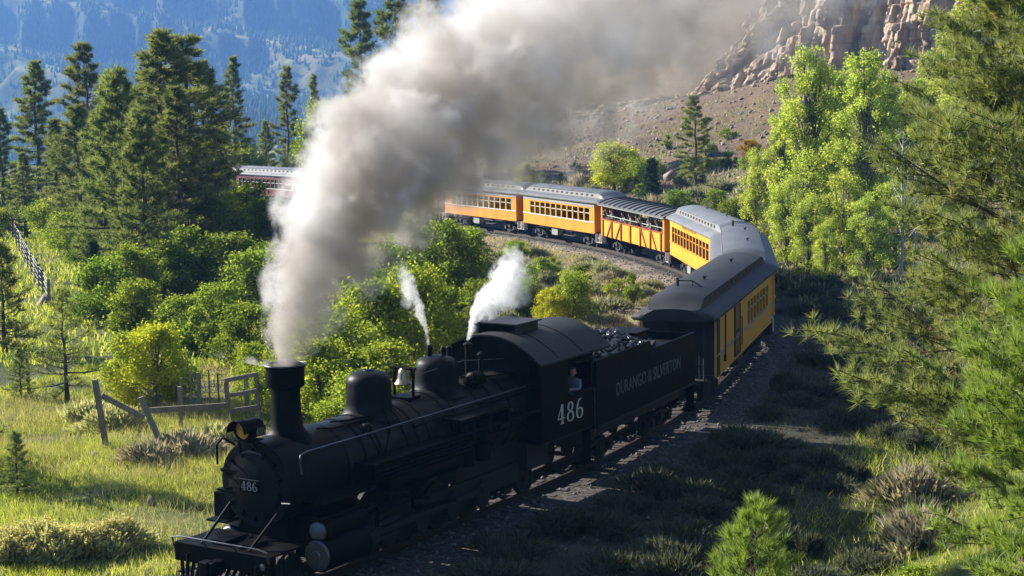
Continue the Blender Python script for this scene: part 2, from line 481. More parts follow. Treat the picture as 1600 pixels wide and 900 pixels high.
def at_(nm): a = node(nt, 'ShaderNodeAttribute'); a.attribute_name = nm; return a.outputs['Fac']
n1 = noise_fac(nt, .35, 8, .65); n2 = noise_fac(nt, 3.2, 6, .7); n3 = noise_fac(nt, 9.0, 4, .7)
soil = ramp(nt, [(.3, (.028, .025, .018)), (.5, (.058, .052, .035)), (.72, (.11, .10, .068))], n1)  # soil colour lowered so the train's shade looks deeper
grs = ramp(nt, [(.3, (.045, .055, .014)), (.5, (.10, .12, .026)), (.7, (.19, .175, .07))], n1)
grv = ramp(nt, [(.3, (.022, .019, .017)), (.5, (.062, .053, .045)), (.7, (.16, .14, .12))], n3)  # gravel darkened too, shade beside the train put into its colour
tal = ramp(nt, [(.28, (.05, .036, .024)), (.48, (.125, .086, .052)), (.6, (.18, .125, .078)), (.74, (.27, .20, .13))], n2)
def mixc(f, a, b):
    x = node(nt, 'ShaderNodeMixRGB'); nt.links.new(f, x.inputs[0]); nt.links.new(a, x.inputs[1]); nt.links.new(b, x.inputs[2]); return x.outputs[0]
col = mixc(at_('meadow'), soil.outputs[0], grs.outputs[0])
sp_ = node(nt, 'ShaderNodeMixRGB', blend_type='MULTIPLY'); sp_.inputs[0].default_value = .6
spk = ramp(nt, [(.35, (.45, .45, .45)), (.6, (1.15, 1.15, 1.15))], n2)
nt.links.new(col, sp_.inputs[1]); nt.links.new(spk.outputs[0], sp_.inputs[2])
col = mixc(at_('talus'), sp_.outputs[0], tal.outputs[0])
col = mixc(at_('gravel'), col, grv.outputs[0])
ptan = ramp(nt, [(.3, (.11, .09, .065)), (.5, (.24, .195, .145)), (.7, (.36, .30, .23))], n3)
col = mixc(at_('pale'), col, ptan.outputs[0])
nt.links.new(col, p.inputs['Base Color'])
b = node(nt, 'ShaderNodeBump'); b.inputs['Strength'].default_value = .8; b.inputs['Distance'].default_value = .08
ad = node(nt, 'ShaderNodeMath', operation='ADD'); nt.links.new(n2, ad.inputs[0]); nt.links.new(n3, ad.inputs[1])
nt.links.new(ad.outputs[0], b.inputs['Height']); nt.links.new(b.outputs[0], p.inputs['Normal'])
nt.links.new(p.outputs[0], out.inputs[0])
ground = link('ground', gme, None, m)
tag(ground, 'grassy valley floor, gravel and slopes around the railway bend', kind='structure')

# ------------------------------------------------------------------ far mountains across the valley
th = np.radians(np.concatenate([np.linspace(-66, -21, 90, endpoint=False), np.linspace(-21, 9, 420, endpoint=False), np.linspace(9, 66, 110)]))
rr = np.concatenate([np.linspace(330, 1500, 60, endpoint=False), np.linspace(1500, 4700, 300, endpoint=False), np.linspace(4700, 6600, 40)])
TH, RR = np.meshgrid(th, rr)
MX = RR * np.sin(TH); MY = RR * np.cos(TH)
def mountain_z(x, y):
    x = x * .5; y = y * .5
    r = np.hypot(x, y); ang = np.arctan2(x, y)
    w = fbm(x * .0011 + 3.1, y * .0011, 4) - .5
    rw = r + 500 * w + 900 * (ang + .25)
    base = -46 + 34 * sstep(520, 1000, rw) + 400 * sstep(950, 2500, rw)
    # spurs and gullies running down to the valley
    sp = np.abs(np.mod(ang * 26 + 2.2 * fbm(x * .0018, y * .0018, 3) + .3, 1.0) - .5) * 2
    z = base - 26 * (1 - np.clip(sp, 0, 1) ** .7) * sstep(1150, 1500, rw) * sstep(2500, 1800, rw)
    sp2 = np.abs(np.mod(ang * 61 + 2.0 * fbm(x * .004 + 5, y * .004, 3), 1.0) - .5) * 2
    z = z - 9 * (1 - sp2) * sstep(1100, 1400, rw) * sstep(2100, 1700, rw)
    ridged = 1 - np.abs(2 * fbm(x * .0026, y * .0026, 5) - 1)
    z = z + 50 * (ridged - .7) * sstep(600, 1200, r)
    z = z + 9 * (fbm(x * .014, y * .014, 4) - .5)
    st = 44.0
    k = (z + .2 * x) / st; fr = k - np.floor(k)
    z = .22 * z + .78 * (st * (np.floor(k) + sstep(.52, .98, fr)) - .2 * x)
    return 2 * z - 30 * sstep(300, 200, r) + 22
MZ = mountain_z(MX.ravel(), MY.ravel())
n_t, n_r = len(th), len(rr)
idx = np.arange(n_t * n_r).reshape(n_r, n_t)
F = np.stack([idx[:-1, :-1], idx[:-1, 1:], idx[1:, 1:], idx[1:, :-1]], -1).reshape(-1, 4)
m, nt, out = new_mat('mountain_slope')
p = node(nt, 'ShaderNodeBsdfPrincipled'); p.inputs['Roughness'].default_value = 1; p.inputs['Specular IOR Level'].default_value = 0
n1 = noise_fac(nt, .003, 9, .64); n2 = noise_fac(nt, .025, 6, .7)
c1 = ramp(nt, [(.36, (.025, .042, .022)), (.5, (.075, .09, .035)), (.62, (.20, .17, .06)), (.74, (.27, .20, .12))], n1)
c2 = ramp(nt, [(.4, (.45, .45, .45)), (.6, (1.1, 1.1, 1.1))], n2)
mx = node(nt, 'ShaderNodeMixRGB', blend_type='MULTIPLY'); mx.inputs[0].default_value = .8
nt.links.new(c1.outputs[0], mx.inputs[1]); nt.links.new(c2.outputs[0], mx.inputs[2])
gg = node(nt, 'ShaderNodeNewGeometry'); sx_ = node(nt, 'ShaderNodeSeparateXYZ'); nt.links.new(gg.outputs['Normal'], sx_.inputs[0])
flat = ramp(nt, [(.80, (0, 0, 0)), (.93, (1, 1, 1))], sx_.outputs[2])  # grass tone on gentle slopes, spread wider to suggest sunlit patches
fl2 = node(nt, 'ShaderNodeMath', operation='MULTIPLY'); nt.links.new(flat.outputs[0], fl2.inputs[0]); nt.links.new(ramp(nt, [(.42, (0, 0, 0)), (.56, (1, 1, 1))], n1).outputs[0], fl2.inputs[1])
bench = ramp(nt, [(.35, (.13, .15, .05)), (.5, (.24, .24, .08)), (.66, (.32, .25, .11))], n2)
mb_ = node(nt, 'ShaderNodeMixRGB'); nt.links.new(fl2.outputs[0], mb_.inputs[0]); nt.links.new(mx.outputs[0], mb_.inputs[1]); nt.links.new(bench.outputs[0], mb_.inputs[2])
nt.links.new(mb_.outputs[0], p.inputs['Base Color']); nt.links.new(p.outputs[0], out.inputs[0])
mount = link('mountains', mesh_np('mountains', np.stack([MX.ravel(), MY.ravel(), MZ], 1), F, [m], True))
tag(mount, 'hazy blue forested mountainside across the valley', kind='structure')
# far forest, one mass of tiny conifers
rng = np.random.RandomState(3)
n_ft = 60000
ta = np.radians(rng.uniform(-23, 9, n_ft)); tr = 1000 + 4200 * rng.rand(n_ft) ** .9
fx, fy = tr * np.sin(ta), tr * np.cos(ta)
keep = fbm(fx * .003 + 9, fy * .003, 5) + rng.uniform(-.09, .09, n_ft) > .47
fx, fy, tr = fx[keep], fy[keep], tr[keep]
fz = mountain_z(fx, fy)
hh = rng.uniform(5, 15, len(fx)); wr = hh * rng.uniform(.16, .26, len(fx))
a6 = np.arange(4) * 2 * np.pi / 4
ring = np.stack([np.cos(a6), np.sin(a6)], 1)
P0 = np.stack([fx, fy, fz - 1], 1)
low = P0[:, None, :] + np.concatenate([ring[None] * wr[:, None, None], (hh * .12)[:, None, None] * np.ones((1, 4, 1))], 2)
top = P0 + np.stack([0 * hh, 0 * hh, hh], 1)
V = np.concatenate([low, top[:, None, :]], 1).reshape(-1, 3)
b_ = np.arange(len(fx))[:, None, None] * 5
F = (b_ + np.array([[k, (k + 1) % 4, 4] for k in range(4)])[None]).reshape(-1, 3)
M['farforest'] = mat_leaf('far_conifers', [(.018, .035, .02), (.035, .055, .026), (.07, .085, .03)], .0, 0, 0, 0, .01)
ff = link('far_forest', mesh_np('far_forest', V, F, [M['farforest']]))
tag(ff, 'distant conifer forest scattered over the blue mountainside', 'forest', kind='stuff')
# ------------------------------------------------------------------ railway track
track = empty('railway_track')
tag(track, 'narrow gauge railway track curving round the bend under the train', kind='structure')
ss = np.arange(-40, 200, .5)
for side in (-1, 1):
    secs = []; tops = []
    for s_ in ss:
        p_ = trk(s_); a_ = trk_ang(s_); n_ = Vector((math.sin(a_), -math.cos(a_), 0)); o_ = p_ + n_ * (side * .485)
        secs.append([o_ + n_ * q + Vector((0, 0, w)) for q, w in ((-.055, -.15), (.055, -.15), (.055, -.135), (.01, -.12), (.01, -.03), (.03, -.025), (.03, 0), (-.03, 0), (-.03, -.025), (-.01, -.03), (-.01, -.12), (-.055, -.135))])
    MB().loft(secs).build('rail', M['rust'], track, 0)
tie_me = MB().box(-.11, .11, -1.1, 1.1, -.30, -.15).mesh('tie', M['tie'], 0)
rnd = random.Random(5)
for s_ in np.arange(-14, 165, .62):
    p_ = trk(s_)
    o = link('tie', tie_me, track)
    o.location = p_ + Vector((0, 0, rnd.uniform(-.01, .004))); o.rotation_euler = (0, 0, trk_ang(s_) + rnd.uniform(-.03, .03))

def rocks_mesh(name, P, S, mat, seed=0):
    """many angular stones (jittered octahedra) joined into one mesh"""
    rg = np.random.RandomState(seed)
    base = np.array([[1, 0, 0], [-1, 0, 0], [0, 1, 0], [0, -1, 0], [0, 0, 1], [0, 0, -1], [.7, .7, .4], [-.7, .6, .5], [.5, -.75, .5]], float)
    fc = np.array([[4, 6, 2], [4, 0, 6], [0, 2, 6], [4, 2, 7], [4, 7, 1], [1, 7, 2], [4, 1, 3], [4, 3, 8], [4, 8, 0], [0, 8, 3], [5, 2, 0], [5, 1, 2], [5, 3, 1], [5, 0, 3]])
    n = len(P)
    V = base[None] * rg.uniform(.65, 1.3, (n, 9, 1)) * np.asarray(S)[:, None, None] * rg.uniform(.6, 1.2, (n, 1, 3))
    a = rg.rand(n) * 6.28; c, s_ = np.cos(a), np.sin(a)
    V = np.stack([V[..., 0] * c[:, None] - V[..., 1] * s_[:, None], V[..., 0] * s_[:, None] + V[..., 1] * c[:, None], V[..., 2]], -1) + np.asarray(P)[:, None, :]
    F = (np.arange(n)[:, None, None] * 9 + fc[None]).reshape(-1, 3)
    return mesh_np(name, V.reshape(-1, 3), F, [mat])
rng = np.random.RandomState(11)
n = 9000
sp = rng.uniform(-12, 150, n); lat = rng.normal(0, 2.0, n); lat = np.where(np.abs(lat) > 4.5, lat * .4, lat)
px_ = np.interp(sp, _s, _x) + np.sin(np.interp(sp, _s, _a)) * lat; py_ = np.interp(sp, _s, _y) - np.cos(np.interp(sp, _s, _a)) * lat
pz_ = height(px_, py_)
bs = link('ballast_stones', rocks_mesh('ballast_stones', np.stack([px_, py_, pz_ + .01], 1), rng.uniform(.025, .075, n), M['stone'], 2))
tag(bs, 'loose grey ballast stones along the railway track', 'ballast', kind='stuff')

# ------------------------------------------------------------------ cliff and talus
def cliff_xy(t):   # along the foot of the cliff
    return t, 125 + (51.5 - (t - 14) * .80) / .60
ct = np.linspace(4, 66, 760); cz = np.linspace(0, 1, 170)
CT, CZ = np.meshgrid(ct, cz)
fxx, fyy = cliff_xy(CT)
foot = height(fxx.ravel() - 2.1, fyy.ravel() - 1.6, False).reshape(CT.shape) - 3
foot = np.minimum(foot, 6.8)
H_ = 21 + 5 * (fbm(CT * .09, CT * 0 + 3.3, 3) - .5)
def blocks(u, v, su, sv, seed):
    iv = np.floor(v * sv); iu = np.floor(u * su + .37 * iv + 1.3 * vnoise(u * .8 + seed, iv * 1.7))
    return _P[(iu.astype(int) * 7 + seed) & 255, (iv.astype(int) * 13 + seed) & 255]
zz_ = CZ * H_
CT = CT * 1.55
wu = CT + .35 * (fbm(zz_ * .25, CT * .2, 3) - .5) * 2
dep = 2.4 * (blocks(wu, zz_, .2, .07, 3) - .5) + 1.6 * (blocks(wu, zz_, .55, .2, 31) - .5) + .9 * (blocks(wu, zz_, 1.2, .5, 77) - .5) + .45 * (blocks(wu, zz_, 2.6, 1.1, 55) - .5)
dep += .35 * (fbm(CT * .9, zz_ * .5, 5) - .5) * 2 + 2.6 * (fbm(CT * .07, zz_ * .05 + 9, 3) - .5) * 2
dep -= 4.5 * CZ ** 1.3
edge = sstep(30, 52, CT)
nxn, nyn = .80, .60
px_ = fxx - nxn * (dep + 1.0); py_ = fyy - nyn * (dep + 1.0)
pz_ = foot + zz_ * (0.25 + .75 * edge)
idx = np.arange(CT.size).reshape(CT.shape)
F = np.stack([idx[:-1, :-1], idx[:-1, 1:], idx[1:, 1:], idx[1:, :-1]], -1).reshape(-1, 4)
m, nt, out = new_mat('cliff_rock')
p = node(nt, 'ShaderNodeBsdfPrincipled'); p.inputs['Roughness'].default_value = .95; p.inputs['Specular IOR Level'].default_value = .1
tc = node(nt, 'ShaderNodeTexCoord'); mp = node(nt, 'ShaderNodeMapping'); mp.inputs['Scale'].default_value = (1, 1, .25)
nt.links.new(tc.outputs['Object'], mp.inputs[0])
nn = node(nt, 'ShaderNodeTexNoise'); nn.inputs['Scale'].default_value = .5; nn.inputs['Detail'].default_value = 9; nn.inputs['Roughness'].default_value = .68
nt.links.new(mp.outputs[0], nn.inputs['Vector'])
cr = ramp(nt, [(.27, (.11, .075, .05)), (.42, (.29, .205, .135)), (.56, (.46, .35, .245)), (.75, (.60, .50, .38))], nn.outputs['Fac'])
n5 = noise_fac(nt, 5.0, 6, .75)
bm_ = node(nt, 'ShaderNodeBump'); bm_.inputs['Strength'].default_value = .9; bm_.inputs['Distance'].default_value = .12
nt.links.new(n5, bm_.inputs['Height']); nt.links.new(bm_.outputs[0], p.inputs['Normal'])
nt.links.new(cr.outputs[0], p.inputs['Base Color']); nt.links.new(p.outputs[0], out.inputs[0])
cliff = link('cliff', mesh_np('cliff', np.stack([px_.ravel(), py_.ravel(), pz_.ravel()], 1), F, [m]))
tag(cliff, 'tan fissured rock cliff above the talus slope', kind='structure')

n = 11000
tx_ = rng.uniform(-12, 62, n); uu = rng.uniform(4, 52, n)
ty_ = 125 + (uu - (tx_ - 14) * .80) / .60
S = .05 + .30 * rng.rand(n) ** 6
tz_ = height(tx_, ty_)
tr_ = link('talus_rubble', rocks_mesh('talus_rubble', np.stack([tx_, ty_, tz_], 1), S, M['rock'], 4))
tag(tr_, 'loose tan rubble covering the talus slope below the cliff', 'rubble', kind='stuff')

# ------------------------------------------------------------------ rolling stock
def wheelset(parent, x, r, y=.5, name='wheel', mat='under'):
    for sd in (-1, 1):
        b = MB(); prof = [(.06, -.05), (r * .8, -.05), (r * .82, -.02), (r, -.05), (r + .028, -.05), (r + .028, -.03), (r, -.02), (r, .07), (r * .84, .07), (r * .78, .02), (.09, .03), (.08, .09), (.0, .09)]
        prof = [(a, h * sd) for a, h in prof]
        b.lathe(prof, (x, sd * (y - .02), r), 'y', 24, False)
        b.build(name, M[mat], parent)
    MB().tube([(x, -y, r), (x, y, r)], .06, 8).build('axle', M['under'], parent)

def truck(root, x):
    """four-wheel arch-bar truck: bolster and side frames, two axles"""
    t = MB()
    for sd in (-1, 1):
        y = sd * .74
        t.bar((x - .95, y, .42), (x - .3, y, .62), .06, .07).bar((x - .3, y, .62), (x + .3, y, .62), .06, .07).bar((x + .3, y, .62), (x + .95, y, .42), .06, .07)
        t.bar((x - .95, y, .36), (x - .25, y, .2), .05, .06).bar((x - .25, y, .2), (x + .25, y, .2), .05, .06).bar((x + .25, y, .2), (x + .95, y, .36), .05, .06)
        for q in (-.65, .65): t.box(x + q - .1, x + q + .1, y - .09, y + .09, .27, .5)
        for q in (-.14, 0, .14): t.tube([(x + q, y, .24), (x + q, y, .6)], .05, 8)
    t.box(x - .16, x + .16, -.85, .85, .42, .62)
    o = t.build('truck', M['under'], root)
    for q in (-.65, .65): wheelset(o, x + q, .33)
    return o

def roof_section(yl, x, h, top):
    """cross section of a clerestory roof; h 0..1 raises the clerestory"""
    z0 = 2.95
    pts = []
    half = [(1.36, z0 - .04), (1.37, z0 + .03), (1.30, z0 + .09), (1.1, z0 + .19), (.86, z0 + .27), (.80, z0 + .29 + .27 * h), (.84, z0 + .30 + .29 * h), (.6, z0 + .32 + .36 * h), (.3, z0 + .335 + .40 * h), (0, z0 + .34 + .42 * h)]
    sec = [(x, y * yl, z) for y, z in half] + [(x, -y * yl, z) for y, z in half[-2::-1]]
    return sec + [(x, -1.30 * yl, z0 - .05), (x, 1.30 * yl, z0 - .05)]

def clerestory_roof(root, x0, x1, mat, over=.85, panes=13):
    secs = []
    X = [(x0 - over, 0, .72), (x0 - over + .12, 0, .93), (x0 - over + .35, .12, 1), (x0 - over + .62, .55, 1), (x0 - over + .9, .88, 1), (x0 - over + 1.15, 1, 1)]
    L = [(x, h, y) for x, h, y in X] + [(x0 + x1 - x, h, y) for x, h, y in X[::-1]]
    for x, h, y in L: secs.append(roof_section(y, x, h, 0))
    r = MB().loft(secs).build('roof', mat, root, 40)
    pm = MB().box(-.17, .17, -.006, .006, -.075, .075).mesh('clerestory_window', M['under'], 0)
    a = x0 + .75; b = x1 - .75
    for sd in (-1, 1):
        for i in range(panes):
            o = link('clerestory_window', pm, r); o.location = (a + (b - a) * (i + .5) / panes, sd * .838, 2.95 + .415)
    for i in range(2):
        MB().lathe([(.05, 0), (.05, .10), (.09, .11), (.09, .14), (.03, .17)], (a + (b - a) * (i + .5) / 2, .2, 3.66), 'z', 12).build('roof_vent', mat, r)
    return r

def coach(name, label, body, roofm, nwin, group, sill='trimwhite', post=None, doors=True, letter=None, x0=-6.1, x1=6.1, win0=None, win1=None, letter_mat='doorbrown', baggage=False, back=None, over=.85):
    """closed passenger coach; local X runs forward"""
    root = empty(name)
    tag(root, label, 'railway coach', group)
    W = 1.22
    zb, zs, zt, zl = 1.0, 1.72, 2.56, 2.92
    wa = x0 + .55 if win0 is None else win0
    wb = x1 - .55 if win1 is None else win1
    pitch = (wb - wa) / nwin
    pw = .17
    b = MB()
    panel_l = MB()
    post_me = None
    side = MB()
    for sd in (-1, 1):
        y0, y1 = sorted((sd * W, sd * (W - .07)))
        side.box(x0, x1, y0, y1, zb, zs)
        side.box(x0, x1, y0, y1, zt, zl)
        if wa - x0 > .02: side.box(x0, wa, y0, y1, zs, zt)
        if x1 - wb > .02: side.box(wb, x1, y0, y1, zs, zt)
    side.build('side_panel', body, root, 0)
    pm = MB().box(-pw / 2, pw / 2, -.035, .035, zs, zt).mesh('window_post', post or body, 0)
    gm = MB().box(-(pitch - pw) / 2, (pitch - pw) / 2, -.006, .006, zs, zt).mesh('window_pane', M['glass'], 0)
    sash = MB().box(-(pitch - pw) / 2, (pitch - pw) / 2, -.02, .02, zs + .5, zs + .54).mesh('sash_rail', M[sill], 0)
    for sd in (-1, 1):
        for i in range(nwin + 1):
            o = link('window_post', pm, root); o.location = (wa + pitch * i, sd * (W - .036), 0)
            if i < nwin:
                g = link('window_pane', gm, root); g.location = (wa + pitch * (i + .5), sd * (W - .06), 0)
                q = link('sash_rail', sash, g); q.location = (0, sd * .012, 0)
        s2 = sorted((sd * (W + .001), sd * (W + .035)))
        MB().box(x0 - .02, x1 + .02, s2[0], s2[1], zs - .05, zs + .012).build('window_sill', M[sill], root, 0)
        s2 = sorted((sd * (W + .001), sd * (W + .018)))
        MB().box(x0, x1, s2[0], s2[1], zb - .03, zb + .05).build('side_sill', post or body, root, 0)
        if letter:
            s2 = sorted((sd * (W + .001), sd * (W + .012)))
            MB().box(x0, x1, s2[0], s2[1], zt + .1, zl).build('letterboard', M[letter], root, 0)
            text('letterboard_text', 'DURANGO & SILVERTON', .19, M[letter_mat], root, (0, sd * (W + .016), zt + .225), (R(90), 0, R(180) if sd > 0 else 0), 1.9)
    fl = MB().box(x0, x1, -W + .075, W - .075, 1.0, 1.08).box(x0 + .01, x1 - .01, -W + .08, W - .08, 2.86, 2.9)
    fl.build('floor_and_ceiling', M['interior'], root, 0)
    seat_me = MB().box(-.22, .22, -.48, .48, 1.08, 1.5).box(-.04, .04, -.48, .48, 1.5, 2.0).mesh('seat', M['redcloth' if body != M['maroon'] else 'greencloth'], 0)
    k = int((wb - wa) / .95)
    for i in range(k):
        for sd in (-1, 1):
            o = link('seat', seat_me, root); o.location = (wa + .4 + .95 * i, sd * .62, 0)
    # ends with door, platform, railing and steps
    for e, xe in ((1, x1), (-1, x0)):
        xs = sorted((xe, xe - e * .07))
        w = MB()
        w.box(xs[0], xs[1], -W + .071, -.4, zb, zl).box(xs[0], xs[1], .4, W - .071, zb, zl).box(xs[0], xs[1], -.4, .4, 2.75, zl)
        w.build('end_wall', body if back is None or e < 0 else back, root, 0)
        d = MB().box(xs[0] + .01, xs[1] - .01, -.39, .39, 1.08, 2.74)
        dd = d.build('end_door', M['doorbrown'] if back is None or e < 0 else back, root, 0)
        MB().box(xe - .02 + e * .0, xe + .02 + e * .0, -.22, .22, 1.9, 2.5).build('door_pane', M['glass'], dd, 0)
        xp = sorted((xe, xe + e * .8))
        pf = MB().box(xp[0], xp[1], -1.0, 1.0, .9, 1.02)
        pf.build('platform', M['under'], root, 0)
        rl = MB()
        xo = xe + e * .76
        for sd in (-1, 1):
            rl.tube([(xo, sd * .35, 1.02), (xo, sd * .35, 1.95)], .022, 6)
            rl.tube([(xo, sd * .95, 1.02), (xo, sd * .95, 2.92)], .03, 6)
            rl.tube([(xo, sd * .35, 1.92), (xo, sd * .95, 1.92)], .02, 6).tube([(xo, sd * .35, 1.5), (xo, sd * .95, 1.5)], .016, 6)
            for q in (.5, .65, .8): rl.tube([(xo, sd * q, 1.02), (xo, sd * q, 1.92)], .012, 5)
        rl.tube([(xo + e * .02, -.3, 1.0), (xo + e * .02, -.3, 2.1)], .02, 6).lathe([(.2, -.012), (.22, 0), (.2, .012)], (xo + e * .02, -.3, 2.12), 'z', 16)
        rl.build('platform_railing', M['under'], root)
        for sd in (-1, 1):
            st = MB()
            for z, q in ((.72, 1.08), (.46, 1.16)):
                ys = sorted((sd * (q - .2), sd * q)); st.box(min(xe + e * .1, xe + e * .72), max(xe + e * .1, xe + e * .72), ys[0], ys[1], z - .03, z)
            ys = sorted((sd * .9, sd * 1.17))
            for q in (.1, .72):
                xx_ = xe + e * q; st.box(xx_ - .015, xx_ + .015, ys[0], ys[1], .43, .98)
            st.build('steps', M['trimwhite'] if sill == 'trimwhite' else M['under'], root, 0)
        MB().box(min(xe + e * .5, xe + e * 1.05), max(xe + e * .5, xe + e * 1.05), -.11, .11, .62, .86).build('coupler', M['under'], root, 0)
    u = MB()
    u.box(x0 + .1, x1 - .1, -.75, .75, .84, .99)
    for sd in (-1, 1):
        u.tube([(x0 + 2.7, sd * .8, .85), (-1.6, sd * .8, .5), (1.6, sd * .8, .5), (x1 - 2.7, sd * .8, .85)], .03, 6)
        for q in (-1.6, 1.6): u.bar((q, sd * .8, .5), (q, sd * .8, .9), .07)
    u.build('underframe', M['under'], root)
    MB().box(-1.2, -.2, -1.12, -.7, .45, .84).build('battery_box', M['trimgrey'], root, 0)
    MB().lathe([(.0, -.7), (.2, -.66), (.22, -.5), (.22, .5), (.2, .66), (0, .7)], (.9, .85, .62), 'x', 16, False).build('air_tank', M['under'], root)
    truck(root, x0 + 1.9); truck(root, x1 - 1.9)
    clerestory_roof(root, x0, x1, roofm, over)
    return root

def place(root, s_mid, base=8.0):
    A = trk(s_mid - base / 2); B = trk(s_mid + base / 2); mid = (A + B) / 2
    d = A - B
    root.location = mid
    root.rotation_euler = (0, math.asin(-d.z / d.length), math.atan2(d.y, d.x))
    return root

S0, PITCH = 22.7 + 6.1, 13.5
SM = [S0 + PITCH * k for k in range(10)]

# combine just behind the tender
B_ = coach('combine_coach', 'dark roofed yellow combine coach coupled right behind the tender', M['oldyellow'], M['roofblack'], 7, 'railway coaches of the train', sill='trimgrey', x0=-6.1, x1=6.95, win0=-5.3, win1=.3, back=M['under'], over=1.05)
for sd in (-1, 1):
    ys = sorted((sd * 1.222, sd * 1.25))
    d = MB().box(2.2, 3.4, ys[0], ys[1], 1.08, 2.78).build('baggage_door', M['doorbrown'], B_, 0)
    ys = sorted((sd * 1.251, sd * 1.27))
    MB().box(2.2, 2.31, ys[0], ys[1], 1.08, 2.78).box(3.27, 3.4, ys[0], ys[1], 1.08, 2.78).box(2.31, 3.27, ys[0], ys[1], 1.08, 1.2).box(2.31, 3.27, ys[0], ys[1], 1.85, 1.95).build('door_frame', M['under'], d, 0)
    MB().tube([(2.05, sd * 1.235, 1.3), (2.05, sd * 1.29, 1.35), (2.05, sd * 1.29, 2.25), (2.05, sd * 1.235, 2.3)], .02, 6).build('grab_handle', M['under'], B_)
    MB().tube([(5.5, sd * 1.27, 1.35), (5.5, sd * 1.27, 2.95)], .025, 6).box(5.45, 5.55, min(sd * 1.23, sd * 1.3), max(sd * 1.23, sd * 1.3), 1.3, 1.5).build('downpipe', M['under'], B_)
    ys = sorted((sd * 1.222, sd * 1.246))
    MB().box(6.42, 6.95, ys[0], ys[1], 1.0, 2.92).build('corner_post', M['under'], B_, 0)
place(B_, S0 - .35)
MB().tube([(5.2, -.35, 3.6), (5.2, -.35, 3.95)], .05, 8).tube([(5.2, -.35, 3.85), (5.2, .15, 3.85), (5.2, .55, 3.6)], .022, 6).tube([(5.2, .15, 3.62), (5.2, .15, 3.86)], .02, 6).build('roof_pipe', M['under'], B_)

A2 = coach('parlor_coach', 'grey roofed coach second behind the tender, at the tightest part of the bend', M['yellow'], M['greyroof'], 12, 'railway coaches of the train', letter='yellow')
place(A2, SM[1])
for i_ in (0,):
    MB().tube([(-4.9, -.3, 3.6), (-4.9, -.3, 3.95)], .05, 8).tube([(-4.9, -.3, 3.88), (-4.9, .5, 3.86), (-4.9, .8, 3.6)], .022, 6).build('roof_pipe', M['under'], A2)
C3 = coach('yellow_coach', 'bright yellow closed coach just ahead of the open sided car', M['yellow'], M['silverroof'], 12, 'railway coaches of the train', sill='orange', post=M['orange'], letter='yellow')
place(C3, SM[2])
E5 = coach('orange_coach', 'orange coach with grey clerestory right behind the open sided car', M['orange'], M['greyroof'], 11, 'railway coaches of the train', letter='trimgrey', win0=-4.9, win1=5.4, letter_mat='trimwhite')
place(E5, SM[4])
for k, lb in ((5, 'orange coach two behind the open sided car, at the right edge of the smoke'), (6, 'orange coach veiled by the smoke, third behind the open sided car'), (7, 'orange coach mostly lost in white smoke, next to the maroon cars')):
    o = copy_tree(E5); o['label'] = lb; place(o, SM[k])
J8 = coach('maroon_coach', 'maroon coach with silver roof just left of the white smoke', M['maroon'], M['silverroof'], 13, 'maroon coaches at the rear', letter='maroon', letter_mat='trimwhite')
place(J8, SM[8])
o = copy_tree(J8); o['label'] = 'rearmost maroon coach partly hidden behind the tall pines'; place(o, SM[9])

# open sided gondola car with passengers
D4 = empty('open_sided_car')
tag(D4, 'orange open sided sightseeing car with ribbed grey roof and standing passengers', 'railway coach', 'railway coaches of the train')
x0, x1, W = -6.1, 6.1, 1.24
for sd in (-1, 1):
    ys = sorted((sd * W, sd * (W - .06)))
    MB().box(x0 + .25, x1 - .25, ys[0], ys[1], .98, 2.0).build('side_panel', M['yellow'], D4, 0)
    ys = sorted((sd * (W - .07), sd * (W + .05)))
    MB().box(x0 + .25, x1 - .25, ys[0], ys[1], 2.003, 2.06).build('top_rail', M['darkorange'], D4, 0)
    yr = sd * (W - .04)
    MB().tube([(x0 + .3, yr, 2.3), (x1 - .3, yr, 2.3)], .025, 6).build('hand_rail', M['trimgrey'], D4)
    for i in range(7):
        xp = x0 + .5 + (x1 - x0 - 1.0) * i / 6
        ys = sorted((sd * (W + .002), sd * (W + .075)))
        MB().box(xp - .07, xp + .07, ys[0], ys[1], .95, 2.0).build('side_stake', M['darkorange'], D4, 0)
        if 0 < i < 6:
            MB().tube([(xp, yr, 2.0), (xp, yr, 2.98)], .03, 6).build('roof_post', M['under'], D4)
        if i < 6 and i != 2 and i != 3:
            q = (x1 - x0 - 1.0) / 6
            a_ = (xp + .1, sd * (W + .03), 1.98) if i > 2 else (xp + q - .1, sd * (W + .03), 1.98)
            b_ = (xp + q - .12, sd * (W + .03), 1.0) if i > 2 else (xp + .12, sd * (W + .03), 1.0)
            b_ = ((a_[0] + b_[0]) / 2 + (.1 if i > 2 else -.1), b_[1], 1.0)
            MB().bar(a_, b_, .055, .12).build('diagonal_brace', M['darkorange'], D4, 0)
